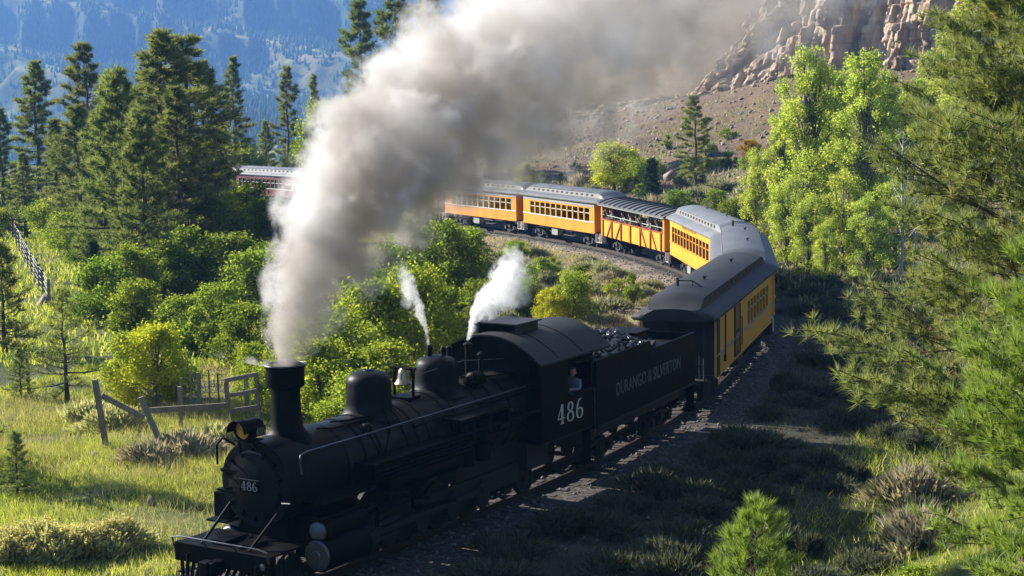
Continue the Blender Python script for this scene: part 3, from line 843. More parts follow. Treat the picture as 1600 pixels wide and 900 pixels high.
for e, xe in ((1, x1), (-1, x0)):
    xs = sorted((xe, xe - e * .08))
    w = MB().box(xs[0], xs[1], -W, -.42, .98, 2.95).box(xs[0], xs[1], .42, W, .98, 2.95).box(xs[0], xs[1], -.42, .42, 2.7, 2.95)
    for sd in (-1, 1):
        ys = sorted((sd * W, sd * (W - .06))); xq = sorted((xe - e * .081, xe - e * .25)); w.box(xq[0], xq[1], ys[0], ys[1], .98, 2.95)
    w.build('end_wall', M['orange'], D4, 0)
    MB().box(xs[0] + .02, xs[1] - .02, -.41, .41, 1.06, 2.69).build('end_door', M['doorbrown'], D4, 0)
    MB().box(min(xe, xe + e * 1.05), max(xe, xe + e * 1.05), -.12, .12, .62, .86).build('coupler', M['under'], D4, 0)
    for sd in (-1, 1):
        st = MB()
        for z, q in ((.72, 1.1), (.46, 1.18)):
            ys = sorted((sd * (q - .2), sd * q)); st.box(min(xe + e * .05, xe + e * .5), max(xe + e * .05, xe + e * .5), ys[0], ys[1], z - .03, z)
        ys = sorted((sd * .9, sd * 1.19)); 
        for q in (.05, .5): st.box(xe + e * q - .015, xe + e * q + .015, ys[0], ys[1], .43, .97)
        st.build('steps', M['trimwhite'], D4, 0)
MB().box(x0, x1, -1.17, 1.17, .98, 1.06).build('floor', M['floor'], D4, 0)
bench = MB().box(-5.4, 5.4, -.12, .12, 1.06, 1.5).box(-5.4, 5.4, -.45, .45, 1.5, 1.56).box(-5.4, 5.4, -.04, .04, 1.56, 2.05)
bench.build('bench', M['doorbrown'], D4, 0)
secs = []
for x in (x0 - .35, x1 + .35):
    top = [(x, y, 2.98 + .34 * (1 - (y / 1.42) ** 2)) for y in np.linspace(1.42, -1.42, 15)]
    secs.append(top + [(x, y, z - .06) for _, y, z in top[::-1]])
rf = MB().loft(secs).build('roof', M['greyroof'], D4, 40)
for i in range(13):
    x = x0 + .1 + (x1 - x0 - .2) * i / 12
    pts = [(x, y, 2.98 + .34 * (1 - (y / 1.42) ** 2) + .025) for y in np.linspace(1.4, -1.4, 11)]
    MB().loft([[(x - .1, y, z - .02), (x + .1, y, z - .02), (x + .07, y, z + .045), (x - .07, y, z + .045)] for _, y, z in pts]).build('roof_rib', M['roofblack'], rf, 20)
for sd in (-1, 1):
    ys = sorted((sd * 1.36, sd * 1.40)); MB().box(x0 - .3, x1 + .3, ys[0], ys[1], 2.86, 2.975).build('roof_fascia', M['trimgrey'], rf, 0)
MB().box(x0 + .1, x1 - .1, -.75, .75, .8, .97).build('underframe', M['under'], D4, 0)
truck(D4, x0 + 1.9); truck(D4, x1 - 1.9)
place(D4, SM[3])
# ------------------------------------------------------------------ lettering strokes
def ribbon(mb, pts, ws, T, closed=False):
    """flat stroke through 2-D pts with widths ws; T maps (u, v) to 3-D, extruded slightly"""
    n = len(pts); L = []; Rr = []
    for i in range(n):
        a = Vector(pts[(i - 1) % n] if closed or i > 0 else pts[i]); b = Vector(pts[(i + 1) % n] if closed or i < n - 1 else pts[i])
        d = (b - a).normalized(); nn = Vector((-d.y, d.x)); p = Vector(pts[i]); w = ws[i] / 2
        L.append(p + nn * w); Rr.append(p - nn * w)
    secs = [[T(l.x, l.y, 0), T(l.x, l.y, .006), T(r.x, r.y, .006), T(r.x, r.y, 0)] for l, r in zip(L, Rr)]
    if closed: secs.append(secs[0])
    mb.loft(secs, caps=not closed)
def digits(mb, txt, T, h, w, gap, bold=.16):
    """serif numerals 4, 8, 6; u runs to the reader's right"""
    u0 = -((w + gap) * len(txt) - gap) / 2
    B, t = bold * h, .055 * h
    for ch in txt:
        P = lambda u, v: (u0 + u * w, v * h)
        if ch == '4':
            ribbon(mb, [P(.66, 1.0), P(.04, .30)], [t * 1.3, t * 1.3], T)
            ribbon(mb, [P(.0, .28), P(1.0, .28)], [t * 1.3] * 2, T)
            ribbon(mb, [P(.68, 1.0), P(.68, .0)], [B, B], T)
            ribbon(mb, [P(.42, .025), P(.94, .025)], [t, t], T)
        elif ch == '8':
            for cy_, ry, rx in ((.755, .215, .33), (.26, .235, .42)):
                pts = []; ws = []
                for k in range(28):
                    a = 2 * math.pi * k / 28
                    pts.append(P(.5 + rx * math.cos(a), cy_ + ry * math.sin(a))); ws.append(t + (B * .8 - t) * abs(math.cos(a)) ** 1.5)
                ribbon(mb, pts, ws, T, True)
        elif ch == '6':
            pts = []; ws = []
            for k in range(28):
                a = 2 * math.pi * k / 28
                pts.append(P(.5 + .40 * math.cos(a), .28 + .25 * math.sin(a))); ws.append(t + (B * .8 - t) * abs(math.cos(a)) ** 1.5)
            ribbon(mb, pts, ws, T, True)
            pts = []; ws = []
            for k in range(14):
                a = math.pi * (1.0 - .62 * k / 13)
                pts.append(P(.56 + .46 * math.cos(a), .30 + .68 * math.sin(a))); ws.append(t + (B - t) * abs(math.cos(a)) ** 1.2)
            ribbon(mb, pts, ws, T)
            mb.lathe([(.07 * h, 0), (.07 * h, .006)], T(*P(.86, .84), 0), 'y', 12) if abs(T(0, 0, 1).y - T(0, 0, 0).y) > .5 else None
        u0 += w + gap
    return mb

# ------------------------------------------------------------------ steam locomotive (local X forward, Y left, smokebox front at x = 0)
loco = empty('steam_locomotive')
tag(loco, 'black steam locomotive numbered 486 leading the train', 'locomotive')
BZ = 2.20
b = MB().lathe([(.87, -1.9), (.87, -3.0), (.90, -4.6), (.97, -6.0), (1.0, -6.4), (1.0, -8.95)], (0, 0, BZ), 'x', 48)
boiler = b.build('boiler', M['jacket'], loco, 30)
for x, r in ((-1.95, .87), (-2.55, .87), (-3.1, .872), (-4.45, .897), (-4.85, .905), (-5.7, .955), (-6.0, .97), (-7.0, 1.0), (-7.6, 1.0), (-8.2, 1.0)):
    MB().lathe([(r, x - .035), (r + .012, x - .033), (r + .012, x + .033), (r, x + .035)], (0, 0, BZ), 'x', 48, False).build('boiler_band', M['black'], boiler)
sb = MB().lathe([(.89, -1.9), (.89, -.04), (.90, -.03), (.90, .03), (.86, .035)], (0, 0, BZ), 'x', 56).build('smokebox', M['graphite'], loco, 30)
fr = MB().lathe([(.86, .035), (.86, .05), (.70, .055), (.695, .075), (.66, .08), (.655, .10), (.45, .135), (.2, .15), (0, .152)], (0, 0, BZ), 'x', 56).build('smokebox_front', M['graphite'], sb, 25)
for k in range(14):
    a = 2 * math.pi * (k + .5) / 14
    c_, s_ = math.cos(a), math.sin(a)
    MB().bar((.09, .60 * c_, BZ + .60 * s_), (.09, .76 * c_, BZ + .76 * s_), .05, .05).tube([(.06, .71 * c_, BZ + .71 * s_), (.15, .71 * c_, BZ + .71 * s_)], .024, 8).build('door_clamp', M['black'], sb, 0)
for q in (-.22, .22):
    MB().bar((.13, -.15, BZ + q), (.10, -.86, BZ + q), .03, .07).build('door_hinge', M['black'], sb, 0)
MB().tube([(.1, .74, BZ - .28), (.18, .8, BZ - .28), (.18, 1.02, BZ - .26)], .02, 6).tube([(.1, .3, BZ + .62), (.2, .0, BZ + .72), (.1, -.3, BZ + .62)], .02, 6).build('front_grab_iron', M['steel'], sb)
pl = MB().box(.158, .185, -.30, .22, BZ - .16, BZ + .12).build('number_plate', M['black'], loco, 0, .008)
digits(MB(), '486', lambda u, v, w: Vector((.186 + w, -.04 + u, BZ - .115 + v)), .19, .115, .035, .2).build('plate_number', M['dimplate'], pl, 0)
MB().box(.184, .189, -.30, .22, BZ + .105, BZ + .122).build('plate_rim', M['silver'], pl, 0)
# headlight on its bracket
hb = MB().box(.0, .40, -.22, .22, BZ + .93, BZ + .96).bar((.3, .18, BZ + .93), (.08, .3, BZ + .6), .04).bar((.3, -.18, BZ + .93), (.08, -.3, BZ + .6), .04).build('headlight_bracket', M['black'], loco, 0)
HZ = BZ + 1.17
hl = MB().lathe([(.0, -.12), (.17, -.1), (.2, -.02), (.2, .34), (.215, .35), (.215, .4), (.185, .4), (.185, .33)], (0, 0, HZ), 'x', 28, False).build('headlight', M['black'], loco)
MB().lathe([(.185, .36), (.14, .385), (.07, .397), (0, .40)], (0, 0, HZ), 'x', 28, False).build('headlight_lens', M['amber'], hl)
vs_ = []
for x in (.38, .60):
    vs_.append([(x - (0 if x < .4 else .16 * abs(math.sin(a)) ** 2 * 0), .225 * math.cos(a), HZ + .225 * math.sin(a)) for a in np.linspace(-.15, math.pi + .15, 15)])
MB().loft(vs_, closed=False, caps=False).build('headlight_visor', M['black'], hl)
for sd in (-1, 1):
    nb = MB().box(-.02, .30, sd * .25 - .02, sd * .25 + .02, HZ - .13, HZ + .07).build('number_board', M['black'], hl, 0)
    y = sd * .272
    digits(MB(), '486', (lambda u, v, w, y=y, sd=sd: Vector((.14 - sd * u, y + sd * w * .5, HZ - .105 + v))), .15, .075, .018, .18).build('board_number', M['dimplate'], nb, 0)
MB().tube([(.3, -.6, BZ + .95), (.35, -.72, BZ + .8), (.35, -.72, BZ + .4)], .025, 8).tube([(.1, -.45, BZ + .78), (.3, -.6, BZ + .95)], .025, 8).build('marker_bracket', M['black'], loco)
# stack
st = MB().lathe([(.62, .62), (.48, .82), (.38, .92), (.335, 1.02), (.31, 1.2), (.30, 1.83)], (-1.0, 0, BZ), 'z', 40).build('stack', M['black'], loco)
MB().lathe([(.30, 1.80), (.39, 1.86), (.40, 1.9), (.40, 2.24), (.425, 2.25), (.425, 2.31), (.35, 2.315), (.33, 2.1), (.3, 1.85)], (-1.0, 0, BZ), 'z', 40, False).build('stack_cap', M['black'], st)
MB().tube([(-1.0 + .43 * math.cos(a), .43 * math.sin(a), BZ + 2.31) for a in np.linspace(0, 2 * math.pi, 33)], .014, 6).build('stack_rim', M['steel'], st)
# domes
MB().lathe([(.70, .72), (.58, .86), (.52, .98), (.51, 1.1), (.505, 1.5), (.47, 1.62), (.38, 1.71), (.22, 1.76), (.12, 1.77), (.11, 1.79), (0, 1.80)], (-3.84, 0, BZ - .02), 'z', 44, False).build('sand_dome', M['graphite'], loco)
MB().lathe([(.74, .80), (.6, .92), (.525, 1.05), (.51, 1.2), (.505, 1.42), (.48, 1.55), (.40, 1.65), (.25, 1.71), (.1, 1.73), (0, 1.73)], (-6.5, 0, BZ - .02), 'z', 44, False).build('steam_dome', M['graphite'], loco)
pv = MB()
for x, y, h in ((-6.62, .12, .2), (-6.4, -.12, .26)): pv.lathe([(.06, 1.6), (.06, 1.72 + h * .5), (.08, 1.74 + h * .5), (.05, 1.72 + h)], (x, y, BZ - .02), 'z', 12)
pv.build('dome_valves', M['black'], loco)
# bell
bl = MB().lathe([(.06, .52), (.10, .48), (.125, .40), (.14, .3), (.17, .22), (.215, .17), (.21, .155), (.16, .2), (.0, .3)], (-5.17, 0, BZ + 1.08), 'z', 28, False).build('bell', M['brass'], loco)
by = MB()
for q in (-.26, .26):
    by.tube([(-5.17, q, BZ + .92), (-5.17, q * 1.05, BZ + 1.4), (-5.17, q * .8, BZ + 1.62)], .035, 8)
by.tube([(-5.17, -.34, BZ + 1.60), (-5.17, .34, BZ + 1.60)], .035, 8).tube([(-5.17, .3, BZ + 1.6), (-5.17, .3, BZ + 1.38)], .02, 6).box(-5.4, -4.94, -.3, .3, BZ + .85, BZ + .97)
by.build('bell_bracket', M['black'], bl)
# safety valves, whistle, turbo generator, piping on the boiler back
for x, y, h, r in ((-7.7, .1, .82, .075), (-7.55, -.35, .72, .06), (-7.95, .30, .55, .06)):
    MB().lathe([(r * 1.6, .75), (r * 1.5, .95), (r, 1.0), (r, .95 + h), (r * 1.5, .96 + h), (r * 1.5, 1.0 + h), (r * .5, 1.05 + h)], (x, y, BZ), 'z', 14).build('safety_valve', M['graphite'], loco)
MB().lathe([(0, -.28), (.17, -.26), (.2, -.1), (.2, .1), (.14, .14), (.12, .3), (0, .32)], (-7.35, .5, BZ + 1.03), 'x', 18, False).build('turbo_generator', M['black'], loco)
pp = MB()
for pts in ([(-7.2, .2, BZ + 1.1), (-7.6, .5, BZ + 1.05), (-8.9, .62, BZ + .95)], [(-6.9, -.3, BZ + 1.06), (-7.9, -.3, BZ + 1.16), (-8.9, -.25, BZ + 1.12)], [(-2.2, .2, BZ + .9), (-2.7, .32, BZ + .86), (-3.4, .36, BZ + .84)], [(-1.6, .3, BZ + .88), (-2.0, .42, BZ + .82), (-3.35, .46, BZ + .8)], [(-3.9, .5, BZ + .95), (-4.0, .72, BZ + .62), (-4.05, .88, BZ + .1), (-4.05, .9, BZ - .5)], [(-3.7, .5, BZ + .95), (-3.6, .74, BZ + .55), (-3.2, .88, BZ + .1), (-3.1, .9, BZ - .5)], [(-6.9, .86, BZ + .55), (-7.5, .9, BZ + .5), (-8.9, .92, BZ + .5)], [(-4.4, .82, BZ + .46), (-5.6, .84, BZ + .5), (-6.6, .95, BZ + .42), (-7.2, 1.02, BZ + .1)]):
    pp.tube(pts, .024, 8)
pp.build('boiler_piping', M['black'], loco)
for sd in (-1, 1):
    y = sd * .93
    pts = [(-.32, sd * .92, BZ + .22), (-.30, sd * .90, BZ + .50), (-.38, sd * .86, BZ + .60), (-.6, sd * .84, BZ + .63), (-2.5, sd * .84, BZ + .62), (-5.2, sd * .90, BZ + .64), (-8.9, sd * .98, BZ + .66)]
    hr = MB().tube(pts, .02, 8)
    for x, yy_ in ((-1.2, .84), (-2.6, .84), (-4.0, .87), (-5.4, .905), (-7.0, .94)):
        hr.tube([(x, sd * yy_, BZ + .63), (x, sd * (yy_ - .13), BZ + .57)], .018, 6)
    hr.build('handrail', M['steel'], loco)
    ys = sorted((sd * .55, sd * 1.42))
    MB().box(-2.12, -.36, ys[0], ys[1], 1.83, 1.86).build('front_running_board', M['black'], loco, 0)
    ys = sorted((sd * .86, sd * 1.42))
    MB().box(-8.88, -2.12, ys[0], ys[1], 2.27, 2.30).build('running_board', M['black'], loco, 0)
    MB().box(-2.15, -2.121, ys[0], ys[1], 1.86, 2.268).build('running_board_riser', M['black'], loco, 0)
    for k in range(4):
        MB().tube([(-2.2, sd * 1.36, 2.2 - .09 * k), (-5.9, sd * 1.36, 2.2 - .09 * k)], .034, 8).build('cooling_pipe', M['black'], loco)
    MB().lathe([(0, -1.5), (.2, -1.46), (.24, -1.3), (.24, 1.3), (.2, 1.46), (0, 1.5)], (-4.2, sd * 1.1, 1.72), 'x', 20, False).build('air_reservoir', M['black'], loco)
    # cylinders and valves
    cl = MB().lathe([(.0, -.46), (.3, -.46), (.36, -.5), (.36, -1.85), (.3, -1.9), (0, -1.9)], (0, sd * 1.16, .74), 'x', 32, False)
    ys = sorted((sd * .5, sd * 1.2)); cl.box(-1.8, -.55, ys[0], ys[1], .62, 1.5)
    cyl = cl.build('cylinder', M['black'], loco)
    MB().lathe([(0, -.37), (.10, -.375), (.12, -.40), (.29, -.415), (.315, -.435), (.315, -.465)], (0, sd * 1.16, .74), 'x', 32, False).build('cylinder_head', M['silver'], cyl)
    MB().lathe([(.3, -1.905), (.3, -1.93), (.12, -1.95), (.1, -2.0), (0, -2.0)], (0, sd * 1.16, .74), 'x', 28, False).build('rear_cylinder_head', M['silver'], cyl)
    vc = MB().lathe([(.0, -.56), (.22, -.56), (.25, -.6), (.25, -1.9), (.22, -1.94), (0, -1.94)], (0, sd * 1.12, 1.22), 'x', 28, False).build('valve_chest', M['black'], loco)
    MB().lathe([(0, -.47), (.06, -.475), (.19, -.50), (.205, -.52), (.205, -.562)], (0, sd * 1.12, 1.22), 'x', 28, False).build('valve_head', M['silver'], vc)
    # outside frame, cranks and rods
    ys = sorted((sd * .72, sd * .82))
    MB().box(-8.8, -2.0, ys[0], ys[1], .52, .98).build('frame_rail', M['under'], loco, 0)
    DX = (-3.15, -4.4, -5.65, -6.9)
    for i, x in enumerate(DX):
        cw = MB()
        arc = [(x + .36 * math.cos(a), .56 + .36 * math.sin(a)) for a in np.linspace(R(100), R(260), 12)] + [(x + .17, .40), (x + .2, .56), (x + .17, .72)]
        cw.loft([[(u, sd * .86, w) for u, w in arc], [(u, sd * .95, w) for u, w in arc]])
        cw.lathe([(.08, .94 * sd), (.08, 1.12 * sd)], (x + .13, 0, .56 + .16), 'y', 14)
        cw.build('crank', M['under'], loco)
    MB().box(DX[3] + .05, DX[0] + .21, min(sd * 1.0, sd * 1.05), max(sd * 1.0, sd * 1.05), .66, .78).build('side_rod', M['under'], loco, 0)
    MB().bar((-2.35, sd * 1.14, .74), (DX[2] + .13, sd * 1.10, .72), .06, .13).build('main_rod', M['under'], loco, 0)
    MB().box(-3.3, -1.95, sd * 1.14 - .05, sd * 1.14 + .05, .86, .93).box(-3.3, -1.95, sd * 1.14 - .05, sd * 1.14 + .05, .55, .62).box(-2.5, -2.2, sd * 1.14 - .09, sd * 1.14 + .09, .6, .88).build('crosshead', M['under'], loco, 0)
    vg = MB()
    for p_, q_ in (((-2.0, 1.12, 1.22), (-3.6, 1.1, 1.3)), ((-3.6, 1.1, 1.3), (-4.5, 1.1, 1.05)), ((-2.4, 1.2, .8), (-2.5, 1.2, 1.3)), ((-3.9, 1.1, 1.6), (-3.9, 1.1, .95)), ((-3.9, 1.15, .95), (-5.5, 1.15, .8))):
        vg.bar((p_[0], sd * p_[1], p_[2]), (q_[0], sd * q_[1], q_[2]), .05, .09)
    vg.build('valve_gear', M['black'], loco, 0)
    for x in DX:
        MB().lathe([(r_, h_ * sd) for r_, h_ in ((.06, .40), (.46, .40), (.47, .42), (.56, .40), (.59, .40), (.59, .42), (.56, .44), (.56, .54), (.48, .54), (.46, .5), (.1, .52), (0, .52))], (x, 0, .56), 'y', 32, False).build('driving_wheel', M['under'], loco)
        MB().tube([(x, sd * .4, .56), (x, sd * .9, .56)], .11, 12).build('axle', M['under'], loco)
    wheelset(loco, -.35, .36, .5, 'pilot_wheel') if sd > 0 else None
    wheelset(loco, -9.5, .38, .5, 'trailing_wheel') if sd > 0 else None
    # air pump under a flat cover ahead of the firebox
    ys = sorted((sd * .9, sd * 1.45))
    if sd > 0:
        MB().box(-7.4, -5.35, ys[0], ys[1], 2.62, 2.68).box(-7.4, -7.34, ys[0], ys[1], 2.301, 2.62).build('pump_cover', M['black'], loco, 0)
        for x in (-5.9, -6.6):
            MB().lathe([(.16, 0), (.2, .02), (.2, .42), (.12, .45), (.12, .6), (.22, .62), (.22, 1.02), (.15, 1.06)], (x, 1.2, 1.5), 'z', 18).build('air_pump', M['black'], loco)
    # brace rods from deck to smokebox
    MB().tube([(1.0, sd * .62, 1.12), (.06, sd * .66, BZ - .45)], .03, 8).build('smokebox_brace', M['black'], loco)
    # front steps
    MB().box(.62, .98, min(sd * 1.12, sd * 1.32), max(sd * 1.12, sd * 1.32), .42, .45).tube([(.65, sd * 1.2, .44), (.65, sd * 1.2, 1.05)], .02, 6).tube([(.95, sd * 1.2, .44), (.95, sd * 1.2, 1.05)], .02, 6).build('pilot_step', M['black'], loco)
    MB().box(-.75, -.25, min(sd * 1.0, sd * 1.4), max(sd * 1.0, sd * 1.4), 1.30, 1.82).build('tool_box', M['black'], loco, 0) if sd < 0 else None
    MB().box(-.8, -.1, min(sd * .95, sd * 1.5), max(sd * .95, sd * 1.5), 1.22, 1.26).build('side_step', M['black'], loco, 0) if sd < 0 else None
MB().box(-1.75, -.35, -.5, .5, .9, 1.48).build('cylinder_saddle', M['black'], loco, 0)
MB().box(-8.9, -6.2, -.7, .7, .95, 1.9).build('firebox', M['under'], loco, 0)
MB().box(-9.9, -8.9, -1.0, 1.0, .75, 1.4).build('cab_support', M['under'], loco, 0)
# pilot deck, beam, cowcatcher and coupler
MB().box(-.1, .95, -1.22, 1.22, 1.06, 1.10).build('pilot_deck', M['black'], loco, 0)
MB().box(.951, 1.12, -1.26, 1.26, .72, 1.11).build('pilot_beam', M['black'], loco, 0, .012)
MB().box(.2, .9, -.45, -.1, 1.101, 1.2).box(.3, .8, .15, .5, 1.101, 1.17).bar((.1, -.1, 1.13), (.9, .3, 1.13), .06).build('deck_fittings', M['black'], loco, 0)
for k in range(15):
    y = -1.12 + 2.24 * k / 14
    MB().bar((1.06, y, .74), (1.62 - .42 * abs(y), y * .92, .16), .06, .045).build('pilot_slat', M['black'], loco, 0)
MB().tube([(1.2, -1.1, .16), (1.62, 0, .14), (1.2, 1.1, .16)], .04, 6).build('pilot_toe', M['black'], loco)
MB().box(1.12, 1.45, -.12, .12, .66, .92).box(1.4, 1.62, -.16, .05, .62, .96).box(1.4, 1.58, .07, .17, .62, .96).build('coupler', M['black'], loco, 0, .02)
MB().tube([(1.14, -1.24, .98), (1.2, -1.24, 1.22), (1.2, -1.0, 1.26), (1.2, 1.0, 1.26), (1.2, 1.24, 1.22), (1.14, 1.24, .98)], .018, 8).tube([(1.2, -.4, 1.26), (1.12, -.4, 1.08)], .018, 6).tube([(1.2, .4, 1.26), (1.12, .4, 1.08)], .018, 6).build('uncoupling_bar', M['steel'], loco)
MB().tube([(1.125, .95, .9), (1.18, .95, .9), (1.2, .95, .6), (1.2, .95, .45)], .035, 8).tube([(1.125, -.85, .9), (1.18, -.85, .9), (1.2, -.85, .6), (1.2, -.85, .4)], .035, 8).build('air_hose', M['black'], loco)
MB().lathe([(0, 1.125), (.06, 1.13), (.07, 1.16), (0, 1.17)], (0, 1.08, .9), 'x', 14, False).build('marker_lens', M['silver'], loco)

for k in range(5):
    for sd in (-1, 1): MB().lathe([(.05, 0), (.05, .03), (.025, .035), (.025, .06)], (0, 0, 0), 'y', 10).build('washout_plug', M['steel'], loco).location = (-6.9 - .42 * k, sd * .99 - (.03 if sd < 0 else 0), BZ - .1 + .3 * (k % 2))
MB().lathe([(.09, 0), (.12, .02), (.12, .16), (.07, .2)], (-2.9, .62, BZ + .58), 'z', 14).tube([(-2.9, .66, BZ + .6), (-3.0, .86, BZ + .2), (-3.4, .9, BZ - .2)], .03, 8).build('check_valve', M['graphite'], loco)
MB().tube([(-8.9, .35, BZ + 1.3), (-7.2, .28, BZ + 1.5), (-5.3, .3, BZ + 1.45)], .007, 5).build('bell_cord', M['wire'], loco)
MB().tube([(-2.3, 1.40, 2.33), (-8.85, 1.40, 2.33)], .012, 6).tube([(-2.4, .92, BZ - .3), (-5.0, .94, BZ - .28), (-8.8, 1.02, BZ - .25)], .03, 8).tube([(-2.2, .9, BZ - .02), (-5.2, .95, BZ + .02), (-8.8, 1.02, BZ + .04)], .018, 8).build('side_piping', M['graphite'], loco)

# cab
cx0, cx1, CW = -11.5, -8.92, 1.42
wx0, wx1, wz0, wz1 = -11.42, -10.22, 2.47, 3.2
for sd in (-1, 1):
    ys = sorted((sd * CW, sd * (CW - .05)))
    w = MB().box(cx0, cx1, ys[0], ys[1], 1.46, wz0).box(wx1, cx1, ys[0], ys[1], wz0, 3.48).box(cx0, wx1, ys[0], ys[1], wz1, 3.48).box(cx0, wx0, ys[0], ys[1], wz0, wz1)
    w.build('cab_side', M['black'], loco, 0)
    T = (lambda u, v, w, sd=sd: Vector((-10.32 - sd * u * -1 * -1, sd * (CW + .001 + w * .5), 1.78 + v))) if sd < 0 else (lambda u, v, w: Vector((-10.32 - u, CW + .001 + w * .5, 1.78 + v)))
    digits(MB(), '486', T, .50, .34, .13, .2).build('cab_number', M['white'], loco, 0)
    ys = sorted((sd * (CW + .001), sd * (CW + .22)))
    MB().box(wx0, wx1 + .05, ys[0], ys[1], wz1 + .10, wz1 + .12).bar((wx0 + .1, sd * (CW + .2), wz1 + .1), (wx0 + .1, sd * CW, wz1), .02).build('window_awning', M['black'], loco, 0)
    ys = sorted((sd * (CW + .001), sd * (CW + .09)))
    MB().box(wx0, wx1, ys[0], ys[1], wz0 - .05, wz0).build('arm_rest', M['black'], loco, 0)
    MB().tube([(cx0 + .02, sd * (CW + .06), 1.2), (cx0 + .02, sd * (CW + .06), 2.45)], .016, 6).build('cab_handrail', M['steel'], loco)
    MB().box(cx0, cx0 + .5, min(sd * 1.05, sd * 1.4), max(sd * 1.05, sd * 1.4), .5, .53).box(cx0 + .02, cx0 + .05, min(sd * 1.1, sd * 1.35), max(sd * 1.1, sd * 1.35), .5, 1.46).build('cab_step', M['black'], loco, 0)
# cab front with two spectacle windows
def arc_z(y): return 3.48 + .62 * (1 - (abs(y) / 1.52) ** 2.2)
f_ = MB()
ysec = np.linspace(-CW + .051, CW - .051, 25)
secs = [[(cx1 - .05, y, 1.46), (cx1 - .05, y, arc_z(y) - .06), (cx1, y, arc_z(y) - .06), (cx1, y, 1.46)] for y in ysec]
f_.loft(secs).build('cab_front', M['black'], loco, 0)
for sd in (-1, 1): MB().box(cx1 + .001, cx1 + .012, sd * 1.2 - .13, sd * 1.2 + .13, 2.75, 3.4).build('cab_front_window', M['glass'], loco, 0)
MB().box(cx0, cx1 - .051, -CW + .051, CW - .051, 1.4, 1.46).build('cab_floor', M['under'], loco, 0)
secs = []
for x in (cx0 - .75, cx1 + .22):
    top = [(x, y, arc_z(y)) for y in np.linspace(1.55, -1.55, 31)]
    secs.append(top + [(x, y, z - .045) for _, y, z in top[::-1]])
cr_ = MB().loft(secs).build('cab_roof', M['roofblack'], loco, 40)
for x in (cx1 - .7, cx1 - 1.9):
    MB().loft([[(x - .02, y, arc_z(y) - .01), (x + .02, y, arc_z(y) - .01), (x + .02, y, arc_z(y) + .012), (x - .02, y, arc_z(y) + .012)] for y in np.linspace(1.5, -1.5, 21)]).build('roof_seam', M['black'], cr_, 40)
hz = 4.08
MB().box(-10.35, -9.35, -.72, -.66, hz - .12, hz + .2).box(-10.35, -9.35, .42, .48, hz - .1, hz + .2).box(-10.35, -10.29, -.66, .42, hz - .05, hz + .2).box(-10.45, -9.25, -.78, .54, hz + .2, hz + .235).build('roof_hatch', M['roofblack'], cr_, 0)
p_ = trk(0); loco.location = p_; loco.rotation_euler = (0, 0, trk_ang(0) + math.pi)

# ------------------------------------------------------------------ tender (local x = 0 at its front edge)
tender = empty('tender')
tag(tender, 'black coal tender lettered DURANGO & SILVERTON behind the cab', 'tender')
TL, TW = 7.3, 1.36
for sd in (-1, 1):
    ys = sorted((sd * TW, sd * (TW - .04)))
    MB().box(-TL, 0, ys[0], ys[1], 1.28, 2.80).build('tank_side', M['black'], tender, 0)
    poly = [(0, 2.80), (-3.9, 2.80), (-3.75, 3.08), (0, 3.08)]
    MB().loft([[(u, ys[0], v) for u, v in poly], [(u, ys[1], v) for u, v in poly]]).build('coal_board', M['black'], tender, 0)
    MB().tube([(0, sd * (TW + .02), 1.3), (-TL, sd * (TW + .02), 1.3)], .035, 6).build('tank_angle', M['graphite'], tender)
    MB().tube([(-TL + .05, sd * TW, 2.82), (-4.0, sd * TW, 2.82)], .025, 6).build('tank_rim', M['graphite'], tender)
    MB().tube([(-TL - .03, sd * (TW - .05), 1.2), (-TL - .03, sd * (TW - .05), 2.75)], .016, 6).build('rear_handrail', M['steel'], tender)
    text('tank_lettering', 'DURANGO & SILVERTON', .50, M['faded'], tender, (-3.72, sd * (TW + .002), 2.08), (R(90), 0, R(180) if sd > 0 else 0), .86, .003, .004)
    MB().box(-TL - .02, -TL + .4, min(sd * 1.05, sd * 1.4), max(sd * 1.05, sd * 1.4), .5, .53).box(-TL, -TL + .03, min(sd * 1.1, sd * 1.35), max(sd * 1.1, sd * 1.35), .5, 1.27).build('rear_step', M['black'], tender, 0)
MB().box(-TL, -TL + .04, -TW + .041, TW - .041, 1.28, 2.80).build('tank_end', M['black'], tender, 0)
MB().box(-.04, 0, -TW + .041, TW - .041, 1.28, 2.6).build('tank_front', M['black'], tender, 0)
MB().box(-TL + .041, -4.3, -TW + .041, TW - .041, 2.52, 2.56).build('tank_deck', M['graphite'], tender, 0)
MB().loft([[(-4.3, y, 2.56), (-4.3, y, 3.0), (-4.25, y, 3.0), (-.1, y, 1.9), (-.1, y, 1.6)] for y in (-TW + .045, TW - .045)]).build('coal_slope_sheet', M['under'], tender, 0)
MB().box(-6.4, -5.7, -.4, .4, 2.56, 2.72).lathe([(.34, .0), (.34, .1), (.1, .14)], (-6.05, 0, 2.72), 'z', 20).build('water_hatch', M['black'], tender)
dh = [(-.42, 0), (.42, 0), (.42, .42), (.36, .52), (.2, .58), (-.2, .58), (-.36, .52), (-.42, .42)]
MB().loft([[(x, .25 + u, 2.56 + v) for u, v in dh] for x in (-5.25, -4.35)]).box(-5.3, -4.28, -.25, .75, 3.145, 3.18).build('doghouse', M['black'], tender, 0)
MB().box(-5.2, -4.4, -1.0, -.35, 2.56, 2.86).build('tool_chest', M['black'], tender, 0)
